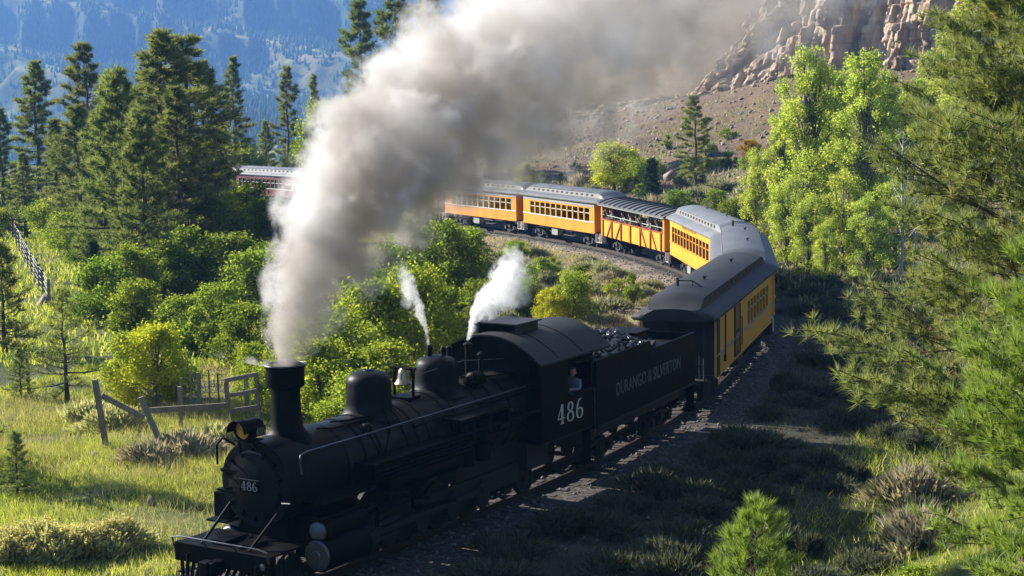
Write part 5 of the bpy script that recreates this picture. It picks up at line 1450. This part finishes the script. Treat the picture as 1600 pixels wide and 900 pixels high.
bushes = [  # bearing, distance, radius, height, kind, label
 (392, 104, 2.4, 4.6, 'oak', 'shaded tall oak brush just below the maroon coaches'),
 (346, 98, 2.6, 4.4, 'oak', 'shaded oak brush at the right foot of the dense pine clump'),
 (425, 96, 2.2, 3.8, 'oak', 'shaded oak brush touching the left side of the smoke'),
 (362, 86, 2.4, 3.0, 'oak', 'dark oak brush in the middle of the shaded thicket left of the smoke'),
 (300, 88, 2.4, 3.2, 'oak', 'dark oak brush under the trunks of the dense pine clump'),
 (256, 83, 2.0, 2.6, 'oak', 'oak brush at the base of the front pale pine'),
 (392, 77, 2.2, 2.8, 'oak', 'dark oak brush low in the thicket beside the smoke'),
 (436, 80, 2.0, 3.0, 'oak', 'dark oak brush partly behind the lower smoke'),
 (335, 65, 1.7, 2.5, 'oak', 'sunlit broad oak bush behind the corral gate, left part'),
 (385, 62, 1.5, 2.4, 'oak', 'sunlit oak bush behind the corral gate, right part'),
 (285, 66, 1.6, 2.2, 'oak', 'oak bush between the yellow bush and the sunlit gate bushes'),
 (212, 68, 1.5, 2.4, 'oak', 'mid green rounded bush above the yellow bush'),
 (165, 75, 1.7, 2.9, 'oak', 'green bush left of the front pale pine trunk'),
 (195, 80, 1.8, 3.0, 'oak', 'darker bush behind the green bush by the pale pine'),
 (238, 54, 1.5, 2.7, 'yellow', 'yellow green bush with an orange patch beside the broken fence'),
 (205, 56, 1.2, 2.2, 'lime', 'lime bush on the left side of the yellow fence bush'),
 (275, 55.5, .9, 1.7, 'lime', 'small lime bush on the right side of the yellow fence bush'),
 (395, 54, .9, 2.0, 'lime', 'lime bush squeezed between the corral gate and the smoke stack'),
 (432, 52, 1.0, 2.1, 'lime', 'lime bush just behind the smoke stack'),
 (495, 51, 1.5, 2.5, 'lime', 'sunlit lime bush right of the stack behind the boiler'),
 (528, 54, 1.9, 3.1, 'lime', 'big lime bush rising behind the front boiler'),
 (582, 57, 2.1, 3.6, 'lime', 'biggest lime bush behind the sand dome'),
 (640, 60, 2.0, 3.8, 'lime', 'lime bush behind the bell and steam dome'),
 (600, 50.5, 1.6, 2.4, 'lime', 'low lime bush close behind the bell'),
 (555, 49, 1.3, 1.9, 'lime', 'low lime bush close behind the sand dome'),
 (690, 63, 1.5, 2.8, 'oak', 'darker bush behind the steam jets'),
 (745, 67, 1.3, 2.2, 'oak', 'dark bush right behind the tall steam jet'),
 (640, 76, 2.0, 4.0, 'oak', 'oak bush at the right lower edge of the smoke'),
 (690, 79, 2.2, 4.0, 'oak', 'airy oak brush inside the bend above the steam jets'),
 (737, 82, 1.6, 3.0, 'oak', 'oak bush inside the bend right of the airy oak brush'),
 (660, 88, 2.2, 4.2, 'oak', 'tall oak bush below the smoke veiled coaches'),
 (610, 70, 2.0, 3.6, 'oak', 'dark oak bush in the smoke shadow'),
 (890, 71, 1.1, 2.3, 'lime', 'bright green bush alone in the sage behind the cab'),
 (862, 70, .8, 1.7, 'yellow', 'small yellow tinged bush leaning on the bright green one'),
 (826, 74, 1.0, 1.9, 'oak', 'dark bush behind the cab roof inside the bend'),
 (988, 77.5, .6, 1.6, 'small', 'upright small bush by the front of the combine roof'),
 (967, 81, .75, 1.0, 'small', 'low round bush just above the combine roof front'),
 (905, 85, .9, 1.2, 'small', 'low green bush mid way up the sage slope'),
 (846, 90, .9, 1.2, 'small', 'low green bush left on the sage slope'),
 (808, 100, 1.1, 1.3, 'lime', 'low lime bush close to the track below the orange coaches'),
 (865, 95, .5, .8, 'small', 'tiny bush below the open car end'),
 (28, 152, 3.0, 3.6, 'lime', 'pale green thicket at the left edge above the fence, nearest the edge'),
 (85, 124, 2.4, 3.0, 'lime', 'pale green thicket under the tall left pine'),
 (108, 112, 2.0, 2.6, 'lime', 'pale green bush left of the pale pines'),
 (-6, 128, 1.8, 2.4, 'lime', 'pale bush at the left edge left of the fence top'),
 (140, 104, 1.5, 2.0, 'oak', 'low bush at the feet of the pale pines'),
 (395, 184, 2.2, 5.0, 'lime', 'light green tree crown peeping over the maroon coach roof'),
 (508, 178, 3.2, 8.8, 'lime', 'light green tree emerging from the left edge of the smoke'),
 (470, 182, 2.0, 5.2, 'lime', 'low light green crown beside the smoke behind the coaches'),
 (962, 150, 2.8, 4.2, 'yellow', 'large yellow green bush behind the first orange coach'),
 (998, 147, 1.9, 3.0, 'lime', 'green right half of the yellow bush clump behind the coach'),
 (822, 152, 1.3, 3.2, 'yellow', 'small yellow bush at the lower edge of the smoke behind the coaches'),
 (1172, 158, 1.1, 1.7, 'orange', 'small orange shrub on the talus slope'),
 (1140, 155, 1.2, 1.5, 'small', 'small green shrub on the talus left of the orange one'),
 (1178, 148, 1.2, 1.8, 'small', 'small olive shrub on the talus right below the orange one'),
 (1150, 120, 1.5, 2.2, 'oak', 'olive bush behind the bend at the talus foot'),
 (1118, 128, 1.6, 2.0, 'oak', 'olive bush at the foot of the solitary talus pine'),
 (1060, 130, 1.6, 2.2, 'oak', 'olive bush behind the open sided car roof'),
 (1425, 27, .55, .8, 'small', 'leafy light green shrub at the foot of the lower right pine'),
]
for i, (px, y, r_, h, kd, lb) in enumerate(bushes):
    v = OV[kd][i % len(OV[kd])]
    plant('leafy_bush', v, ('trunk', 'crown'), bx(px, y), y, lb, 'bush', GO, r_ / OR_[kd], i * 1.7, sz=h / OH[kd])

# ---- sagebrush: single clumps one can pick out, then the low cover as a mass
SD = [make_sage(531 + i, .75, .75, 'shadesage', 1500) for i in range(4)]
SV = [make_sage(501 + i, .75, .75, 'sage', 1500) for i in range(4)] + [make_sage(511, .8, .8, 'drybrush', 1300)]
PS = make_sage(515, .7, .6, 'palesage', 1500)
RB = [make_sage(521, .8, .85, 'palesage', 1900, 'flower'), make_sage(522, .7, .8, 'palesage', 1800, 'flower')]
PN = ('stems', 'foliage', 'flower_heads')
def free(x, y, dmin): 
    d, _ = track_dist(np.array([x]), np.array([y])); return d[0]
def sage_label(inner, px, y, k):
    sz = 'large' if k > (1.15 if inner else .98) else 'small'
    if inner:
        a_ = 'by the ballast' if y > 104 else ('midway up the slope' if y > 84 else 'low behind the cab')
        b_ = 'left' if px < 800 else ('right' if px > 920 else 'middle')
        return '%s sunlit sagebrush inside the bend, %s, %s' % (sz, a_, b_)
    a_ = 'beside the engine' if y < 42 else ('beside the tender' if y < 54 else ('beside the combine' if y < 68 else 'outside the bend'))
    b_ = 'near the rails' if px < 950 + (y - 35) * 4 else 'towards the near pines'
    return '%s dark sagebrush in the shade %s, %s' % (sz, a_, b_)
cnt = 0
while cnt < 70:      # sage slope inside the bend
    y = prs.uniform(64, 122); px = prs.uniform(640, 1050); x = bx(px, y)
    d = free(x, y, 3)
    if not (-30 < d < -3.4): continue
    k_s = prs.uniform(.7, 1.5)
    plant('sagebrush', SV[prs.randrange(5)], PN, x, y, sage_label(1, px, y, k_s), 'sagebrush', 'sagebrush inside the bend', k_s, prs.random() * 6, sz=prs.uniform(.7, 1.25)); cnt += 1
cnt = 0
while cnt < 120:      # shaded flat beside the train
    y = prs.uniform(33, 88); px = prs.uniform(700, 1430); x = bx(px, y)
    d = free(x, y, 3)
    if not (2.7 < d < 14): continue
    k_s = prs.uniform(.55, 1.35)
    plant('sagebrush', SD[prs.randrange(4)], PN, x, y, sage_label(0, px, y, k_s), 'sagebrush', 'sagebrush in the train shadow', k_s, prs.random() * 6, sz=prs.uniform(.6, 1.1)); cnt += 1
for k in range(24):
    y = prs.uniform(142, 178); px = prs.uniform(800, 1240); x = bx(px, y)
    plant('leafy_bush', OV['small'][k % 2], ('trunk', 'crown'), x, y, 'low scrubby bush dotted on the bare talus slope', 'bush', 'scrub on the talus', prs.uniform(.6, 1.3), k * 1.3, sz=prs.uniform(.5, 1.0))
cnt = 0
while cnt < 26:      # grey scrub behind the bend
    y = prs.uniform(112, 165); px = prs.uniform(880, 1230); x = bx(px, y)
    d = free(x, y, 3)
    if not (3.4 < d): continue
    plant('sagebrush', SV[prs.randrange(5)], PN, x, y, 'grey scrub clump at the foot of the talus behind the coaches', 'sagebrush', 'scrub behind the coaches', prs.uniform(1.2, 2.4), prs.random() * 6, sz=prs.uniform(1.3, 2.6)); cnt += 1
for px, y, s_, kd, lb in ((60, 36.2, 1.1, 0, 'flowering rabbitbrush in the lower left corner, second from the edge'), (10, 36.0, 1.0, 1, 'flowering rabbitbrush right at the lower left picture corner'), (112, 36.4, 1.0, 1, 'flowering rabbitbrush left of the track, third from the corner'), (165, 36.8, .95, 0, 'flowering rabbitbrush nearest the engine pilot at lower left')):
    plant('rabbitbrush', RB[kd], PN, bx(px, y), y, lb, 'rabbitbrush', 'flowering rabbitbrush', s_, px * .1)
for px, y, s_, kd, lb in ((1330, 25.5, .75, 0, 'flowering rabbitbrush at the bottom edge between the two small pines'), (1390, 24.2, .6, 1, 'smaller flowering rabbitbrush at the bottom edge by the corner pine')):
    plant('rabbitbrush', RB[kd], PN, bx(px, y), y, lb, 'rabbitbrush', 'flowering rabbitbrush', s_, px * .1)
for px, y, s_, lb in ((230, 45.5, 1.0, 'pale dry sage clump below the leaning fence post'), (290, 46.5, 1.1, 'pale dry sage clump below the fence rail'), (345, 48, 1.2, 'leafy grey weed clump before the corral gate'), (180, 51, 1.3, 'grey sage in front of the lime bush'), (130, 52, 1.3, 'round grey sage right of the sparse young pine'), (1425, 40, 1.3, 'pale dry brush lit at the edge of the shade'), (1440, 35, 1.2, 'pale dry brush lit beside the lower right pine')):
    plant('sagebrush', (PS if y < 53 else SV[4]) if 'dry' not in lb else SV[4], PN, bx(px, y), y, lb, 'sagebrush', None, s_, px * .3)

def cover(name, X, Y, L, W, mat, lean=.35, seed=1):
    """low blades scattered over the ground, one mass"""
    rg = np.random.RandomState(seed); n = len(X)
    Z = height(X, Y)
    P = np.stack([X, Y, Z - .02], 1)
    D = unit(np.stack([rg.normal(0, lean, n), rg.normal(0, lean, n), np.ones(n)], 1))
    sd = unit(np.stack([rg.normal(0, 1, n), rg.normal(0, 1, n), np.zeros(n)], 1)) * (np.asarray(W)[:, None] / 2)
    bend = np.stack([rg.normal(0, .25, n), rg.normal(0, .25, n), np.zeros(n)], 1) * np.asarray(L)[:, None]
    mid = P + D * np.asarray(L)[:, None] * .55; tip = P + D * np.asarray(L)[:, None] + bend
    V = np.stack([P - sd, P + sd, mid + sd * .7, mid - sd * .7, tip], 1).reshape(-1, 3)
    b_ = np.arange(n)[:, None, None] * 5
    F = (b_ + np.array([[0, 1, 2], [0, 2, 3], [3, 2, 4]])[None]).reshape(-1, 3)
    return link(name, mesh_np(name, V, F, [mat]))
rng = np.random.RandomState(41)
def scatter(n, x0, x1, y0, y1, test, clump=.25, thr=.35):
    X = rng.uniform(x0, x1, n); Y = rng.uniform(y0, y1, n)
    d, _ = track_dist(X, Y)
    k = test(X, Y, d) & (fbm(X * clump, Y * clump, 3) + rng.uniform(-.25, .25, n) > thr)
    return X[k], Y[k]
X, Y = scatter(430000, -24, 2, 28, 64, lambda x, y, d: (d < -2.6) & (x / y > -.36) & (d > -24), .55, .43)
k_ = fbm(X * .35 + 7, Y * .35, 3)
o = cover('meadow_grass', X, Y, (.07 + .30 * k_ ** 1.6) * rng.uniform(.5, 1.3, len(X)), rng.uniform(.008, .018, len(X)), M['grass'], .4, 1)
tag(o, 'sunlit yellow green meadow grass left of the locomotive', 'grass', kind='stuff')
X, Y = scatter(70000, -50, -8, 62, 165, lambda x, y, d: (d < -6) & (x / y > -.36))
o = cover('field_grass', X, Y, rng.uniform(.2, .5, len(X)), rng.uniform(.04, .09, len(X)), M['grass'], .4, 2)
tag(o, 'pale green field grass beside the wire fence at far left', 'grass', kind='stuff')
X, Y = scatter(60000, -12, 14, 58, 125, lambda x, y, d: (d < -3.0) & (d > -34), thr=.45)
o = cover('slope_dry_grass', X, Y, rng.uniform(.15, .45, len(X)), rng.uniform(.025, .055, len(X)), M['drygrass'], .45, 3)
tag(o, 'dry tan grass between the sagebrush inside the bend', 'grass', kind='stuff')
X, Y = scatter(110000, -4, 22, 14, 64, lambda x, y, d: (d > 6.2) & (x / y < .42), thr=.42)
o = cover('bank_grass', X, Y, rng.uniform(.12, .42, len(X)), rng.uniform(.01, .024, len(X)), M['grass'], .45, 4)
tag(o, 'green grass on the near bank around the right hand pines', 'grass', kind='stuff')
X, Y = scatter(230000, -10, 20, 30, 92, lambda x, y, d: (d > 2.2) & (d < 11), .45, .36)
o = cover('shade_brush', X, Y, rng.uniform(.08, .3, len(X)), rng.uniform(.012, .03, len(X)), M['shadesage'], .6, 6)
tag(o, 'low darkened scrub and weeds in the shade right of the train', 'brush', kind='stuff')
X, Y = scatter(90000, -20, -2, 30, 56, lambda x, y, d: (d < -2.4) & (x / y > -.36), .3, .56)
o = cover('tan_grass', X, Y, rng.uniform(.2, .55, len(X)), rng.uniform(.006, .014, len(X)), M['drygrass'], .35, 7)
tag(o, 'patches of taller tan seed grass in the left meadow', 'grass', kind='stuff')
X = rng.uniform(-12, 55, 60000); Y = rng.uniform(112, 200, 60000); u_q = hill_u(X, Y)
k_ = (u_q > 2) & (u_q < 50) & (fbm(X * .22 + 3, Y * .22, 4) + rng.uniform(-.08, .08, 60000) > .55)
X, Y = X[k_], Y[k_]
o = cover('talus_scrub', X, Y, rng.uniform(.15, .7, len(X)), rng.uniform(.04, .10, len(X)), M['sage'], .6, 8)
tag(o, 'sparse grey green scrub spread over the talus slope', 'brush', kind='stuff')
X, Y = scatter(50000, 8, 50, 62, 130, lambda x, y, d: (d > 3.2), thr=.42)
o = cover('grove_grass', X, Y, rng.uniform(.2, .6, len(X)), rng.uniform(.04, .08, len(X)), M['drygrass'], .45, 5)
tag(o, 'dry grass and undergrowth under the cottonwood grove', 'grass', kind='stuff')
# ------------------------------------------------------------------ fences
def P3(px, y, z): return Vector((bx(px, y, z), y, z))
fen = empty('corral_fence', (bx(300, 48), 48, gz(bx(300, 48), 48)))
tag(fen, 'broken weathered wooden fence with leaning posts and wire mesh beside the yellow bush', 'fence')
def fpart(name, mb, mat='wood', par=None):
    par = par or fen
    o = mb.build(name, M[mat], par, 0); o.matrix_parent_inverse = par.matrix_basis.inverted(); return o
def g(px, y): return gz(bx(px, y), y)
def post(px0, px1, y, h, w=.12, par=None, y1=None):
    z = g(px0, y)
    fpart('post', MB().bar(Vector((bx(px0, y), y, z - .2)), Vector((bx(px1, y), y1 or y, z + h)), w, w * .9), par=par)
    return z
z0 = post(163, 149, 47.7, 2.05, .16)
fpart('leaning_rail', MB().bar(P3(156, 47.75, 1.37), P3(222, 48.1, .62), .11, .16))
z1 = post(258, 219, 46.9, 1.66, .15)
fpart('rail', MB().bar(P3(232, 47.1, 1.02), P3(352, 50.95, .36 + .05), .10, .17))
for px, y, h, w in ((283, 52, 1.3, .07), (297, 52.2, 1.5, .05), (310, 52.3, 1.4, .13), (326, 52.4, 1.45, .05), (340, 52.6, 1.3, .06), (280, 50.2, 1.35, .12)): post(px, px - 1, y, h, w)
for k in range(7):
    fpart('wire', MB().tube([P3(278, 52, g(280, 52) + .12 + .19 * k), P3(318, 52.35, g(318, 52.35) + .12 + .19 * k + .02), P3(350, 52.6, g(350, 52.6) + .12 + .19 * k)], .009, 4), 'wire')
gt = empty('corral_gate', (bx(375, 51), 51, g(375, 51)))
tag(gt, 'weathered wooden gate frame with cross rails left of the smoke stack', 'gate')
for a_, b_, y, h in ((354, 352, 51.0, 1.45), (402, 399, 51.4, 1.5), (384, 383, 52.3, 1.25)): post(a_, b_, y, h, .14, gt)
zg = g(375, 51)
for (pa, ya, za), (pb, yb, zb) in (((348, 51, 1.42), (401, 51.4, 1.55)), ((348, 51, .92), (399, 51.4, 1.02)), ((354, 51, .45), (400, 51.4, .5))):
    fpart('rail', MB().bar(P3(pa, ya - .1, zg + za), P3(pb, yb - .1, zg + zb), .05, .13), par=gt)
wf = empty('wire_fence', (bx(45, 110), 110, gz(bx(45, 110), 110)))
tag(wf, 'long wire fence on weathered posts climbing the grass field at far left', 'fence')
n_p = 15; fp = []
for i in range(n_p):
    t = i / (n_p - 1); x = -22.9 - 20.6 * t; y = 80.9 + 61.2 * t; z = gz(x, y)
    fp.append(Vector((x, y, z)))
    fpart('post', MB().bar(Vector((x, y, z - .2)), Vector((x + prs.uniform(-.08, .08), y, z + 1.45 + prs.uniform(-.12, .1))), .13, .13), par=wf)
for h in (.25, .55, .85, 1.15, 1.35): fpart('wire', MB().tube([p + Vector((0, 0, h)) for p in fp], .012, 4), 'wire', wf)
lp = empty('fence_post', (bx(43, 56.5), 56.5, g(43, 56.5)))
tag(lp, 'thin lone grey post at left beside the young pines', 'post')
fpart('post', MB().bar(Vector((bx(43, 56.5), 56.5, g(43, 56.5) - .2)), Vector((bx(42, 56.5), 56.5, g(43, 56.5) + 1.5)), .09), par=lp)

def boulder(px, y, s_, label, mat='rock'):
    x = bx(px, y)
    me = rocks_mesh('boulder', np.array([[0, 0, 0.]]), np.array([s_]), M[mat], int(px))
    o = link('boulder', me); o.location = (x, y, gz(x, y) + s_ * .15); tag(o, label, 'boulder', 'boulders'); return o
boulder(143, 46.5, .22, 'pale rock in the meadow left of the leaning post')
boulder(230, 41, .2, 'pale rock in the grass left of the smokebox')
boulder(68, 82, .5, 'grey boulder at the lower end of the wire fence')
for px, y, s_, lb in ((1205, 146, 1.1, 'angular pale boulder on the talus near the leftmost cottonwoods'), (1190, 152, .9, 'boulder on the talus below the orange shrub'), (1100, 165, .9, 'boulder high on the talus above the solitary pine'), (1225, 160, 1.2, 'big boulder beneath the left end of the cliff'), (1052, 152, .8, 'boulder on the talus left of the solitary pine')): boulder(px, y, s_, lb)

# ------------------------------------------------------------------ smoke and steam
RZ = .75
def smoke_mat(name, a, b_, c, r0, r1, rb, rc, dens, fall, col, nscale, ndetail=5, amp=1.0, soft=.35, x_end=40, aniso=.25, seed=0.0, stretch=.0, sooty=None):
    m, nt, out = new_mat(name)
    L = nt.links
    def mt(op, x, y=None, z=None):
        n = nt.nodes.new('ShaderNodeMath'); n.operation = op
        for i, v in enumerate((x, y, z)):
            if v is None: continue
            if isinstance(v, (int, float)): n.inputs[i].default_value = v
            else: L.new(v, n.inputs[i])
        return n.outputs[0]
    tc = node(nt, 'ShaderNodeTexCoord'); sp = node(nt, 'ShaderNodeSeparateXYZ'); L.new(tc.outputs['Object'], sp.inputs[0])
    x, y, z = sp.outputs
    xc = mt('MAXIMUM', x, -.4)
    ex = mt('EXPONENT', mt('DIVIDE', mt('MULTIPLY', xc, -1), b_))
    zc = mt('ADD', mt('MULTIPLY', mt('SUBTRACT', 1, ex), a), mt('MULTIPLY', xc, c))
    slope = mt('ADD', mt('MULTIPLY', ex, a / b_), c)
    cs = mt('DIVIDE', 1, mt('SQRT', mt('ADD', 1, mt('MULTIPLY', slope, slope))))
    dz = mt('MULTIPLY', mt('SUBTRACT', z, zc), cs)
    x0 = mt('MAXIMUM', x, 0)
    rad = mt('ADD', mt('ADD', r0, mt('MULTIPLY', mt('SUBTRACT', 1, mt('EXPONENT', mt('DIVIDE', mt('MULTIPLY', x0, -1), rb))), r1)), mt('MULTIPLY', x0, rc))
    rad = mt('MINIMUM', rad, mt('ADD', r0, mt('MULTIPLY', mt('MAXIMUM', z, 0), RZ)))
    d = mt('DIVIDE', mt('SQRT', mt('ADD', mt('MULTIPLY', y, y), mt('MULTIPLY', dz, dz))), rad)
    nz = node(nt, 'ShaderNodeTexNoise'); nz.inputs['Scale'].default_value = nscale; nz.inputs['Detail'].default_value = ndetail; nz.inputs['Roughness'].default_value = .66; nz.inputs['Distortion'].default_value = .35
    mp = node(nt, 'ShaderNodeMapping'); mp.inputs['Location'].default_value = (seed, seed * .7, seed * 1.3); L.new(tc.outputs['Object'], mp.inputs[0]); L.new(mp.outputs[0], nz.inputs['Vector'])
    f = mt('ADD', mt('SUBTRACT', 1.0, d), mt('MULTIPLY', mt('SUBTRACT', nz.outputs['Fac'], .5), amp * 2))
    sm = node(nt, 'ShaderNodeMapRange', interpolation_type='SMOOTHSTEP'); sm.inputs['From Min'].default_value = 0; sm.inputs['From Max'].default_value = soft
    L.new(f, sm.inputs['Value'])
    fd = mt('EXPONENT', mt('DIVIDE', mt('MULTIPLY', x0, -1), fall))
    endf = node(nt, 'ShaderNodeMapRange', interpolation_type='SMOOTHSTEP'); endf.inputs['From Min'].default_value = x_end; endf.inputs['From Max'].default_value = x_end * .6
    L.new(x, endf.inputs['Value'])
    rim = node(nt, 'ShaderNodeMapRange', interpolation_type='SMOOTHSTEP'); rim.inputs['From Min'].default_value = 1.32; rim.inputs['From Max'].default_value = .95
    L.new(d, rim.inputs['Value'])
    den = mt('MULTIPLY', mt('MULTIPLY', mt('MULTIPLY', mt('MULTIPLY', sm.outputs[0], rim.outputs[0]), fd), dens), mt('MULTIPLY', endf.outputs[0], mt('GREATER_THAN', z, 0.0)))
    v = node(nt, 'ShaderNodeVolumePrincipled')
    v.inputs['Anisotropy'].default_value = aniso
    if sooty:
        n2 = node(nt, 'ShaderNodeTexNoise'); n2.inputs['Scale'].default_value = nscale * .55; n2.inputs['Detail'].default_value = 2
        mp2 = node(nt, 'ShaderNodeMapping'); mp2.inputs['Location'].default_value = (seed + 5, 3, 1); L.new(tc.outputs['Object'], mp2.inputs[0]); L.new(mp2.outputs[0], n2.inputs['Vector'])
        rp = ramp(nt, [(.42, sooty), (.74, col)], n2.outputs['Fac']); L.new(rp.outputs[0], v.inputs['Color'])
    else: v.inputs['Color'].default_value = (*col, 1)
    v.inputs['Absorption Color'].default_value = (0, 0, 0, 1)
    L.new(den, v.inputs['Density'])
    L.new(v.outputs[0], out.inputs['Volume'])
    return m
def plume_hull(a, b_, c, r0, r1, rb, rc, xs, k, seed, n=28):
    """closed hull round the plume: the surface where its density has just faded out"""
    def field(p):
        xc = max(p.x, -.4); e = math.exp(-xc / b_); zc = a * (1 - e) + c * xc; sl = a / b_ * e + c
        x0 = max(p.x, 0); rad = min(r0 + r1 * (1 - math.exp(-x0 / rb)) + rc * x0, r0 + RZ * max(p.z, 0))
        return math.hypot(p.y, (p.z - zc) / math.sqrt(1 + sl * sl)) / rad
    secs = []
    for x in xs:
        xc = max(x, -.4); e = math.exp(-xc / b_); zc = a * (1 - e) + c * xc; sl = a / b_ * e + c
        t = Vector((1, 0, sl)).normalized(); nn = Vector((-t.z, 0, t.x)); cen = Vector((xc, 0, max(zc, .0)))
        ring = []
        for i in range(n):
            q = 2 * math.pi * i / n; dv = nn * math.cos(q) + Vector((0, 1, 0)) * math.sin(q)
            w = .05
            while w < 9 and field(cen + dv * w) < k and (cen + dv * w).z > -.01: w += .04
            p = cen + dv * w
            p.z = max(p.z, 0.0); ring.append(p)
        secs.append(ring)
    return MB().loft(secs)
RZ = .75
PA = (3.0, 1.2, .345, .41, 1.12, 1.05, .122)
back = Vector((math.cos(trk_ang(0)), math.sin(trk_ang(0)), 0))
stack_top = trk(0) + back * 1.0 + Vector((0, 0, BZ + 2.28))
smoke = empty('smoke_plume', stack_top, trk_ang(0) + R(0))
tag(smoke, 'thick white and brown grey smoke plume pouring from the locomotive stack', 'smoke')
smk = dict(dens=2.7, fall=9.0, col=(.955, .953, .95), nscale=1.0, ndetail=6, amp=1.65, soft=.6, x_end=46, aniso=.3, sooty=(.56, .52, .475))
M['smoke'] = smoke_mat('coal_smoke', *PA, **smk)
def vis(o): o.visible_shadow = True; return o
o = plume_hull(*PA, [-.33, -.2, 0, .2, .45, .8, 1.2, 1.8, 2.5, 3.3, 4.2, 5.2, 6.4, 7.8], 1.33, 3).build('lower_smoke', M['smoke'], smoke)
o = plume_hull(*PA, [7.801, 9, 10.5, 12, 14, 16, 18, 20.5, 23, 26, 29, 32, 36, 40, 44, 46], 1.33, 3).build('upper_smoke', M['smoke'], smoke)
lw = Matrix.Rotation(trk_ang(0) + math.pi, 4, 'Z')
v1 = loco.location + lw.to_3x3() @ Vector((-7.7, .1, BZ + 1.9))
v2 = loco.location + lw.to_3x3() @ Vector((-6.4, -.12, BZ + 1.9))
PB = (.7, .14, .62, .05, .10, .3, .46)
sj = empty('steam_jet', v1, trk_ang(0) - R(40))
tag(sj, 'tall bright white steam jet rising from the valve in front of the cab', 'steam', 'steam jets')
M['steam1'] = smoke_mat('white_steam', *PB, dens=6.5, fall=1.2, col=(.995, .995, .995), nscale=3.4, ndetail=5, amp=2.2, soft=.5, x_end=1.6, aniso=0, seed=2.0)
plume_hull(*PB, [-.04, .0, .05, .1, .18, .3, .45, .65, .9, 1.2, 1.6], 1.33, 5, 20).build('steam', M['steam1'], sj)
PC = (.6, .10, 1.7, .03, .07, .3, .34)
sj2 = empty('steam_jet', v2, trk_ang(0) + R(150))
tag(sj2, 'thinner wisp of white steam left of the tall jet, above the steam dome', 'steam', 'steam jets')
M['steam2'] = smoke_mat('thin_steam', *PC, dens=5.0, fall=.8, col=(.995, .995, .995), nscale=4.2, ndetail=5, amp=1.9, soft=.6, x_end=.8, aniso=0, seed=7.0)
plume_hull(*PC, [-.04, .0, .05, .1, .18, .3, .45, .6, .8], 1.33, 6, 20).build('steam', M['steam2'], sj2)

# ------------------------------------------------------------------ haze
m, nt, out = new_mat('valley_haze')
v = node(nt, 'ShaderNodeVolumePrincipled')
v.inputs['Color'].default_value = (.18, .38, .80, 1); v.inputs['Density'].default_value = .00021; v.inputs['Anisotropy'].default_value = .1
nt.links.new(v.outputs[0], out.inputs['Volume'])
zmin = min(float(GZ.min()), float(MZ.min())) - 1.0; zmax = float(MZ.max()) + 40
ext = max(abs(gxs[0]), abs(gxs[-1]), abs(gys[0]), abs(gys[-1])) + 60
hz = MB().box(-ext, ext, -ext, ext, zmin, zmax).build('haze', m, None, 0)
tag(hz, 'thin blue haze filling the valley', 'haze', kind='stuff')
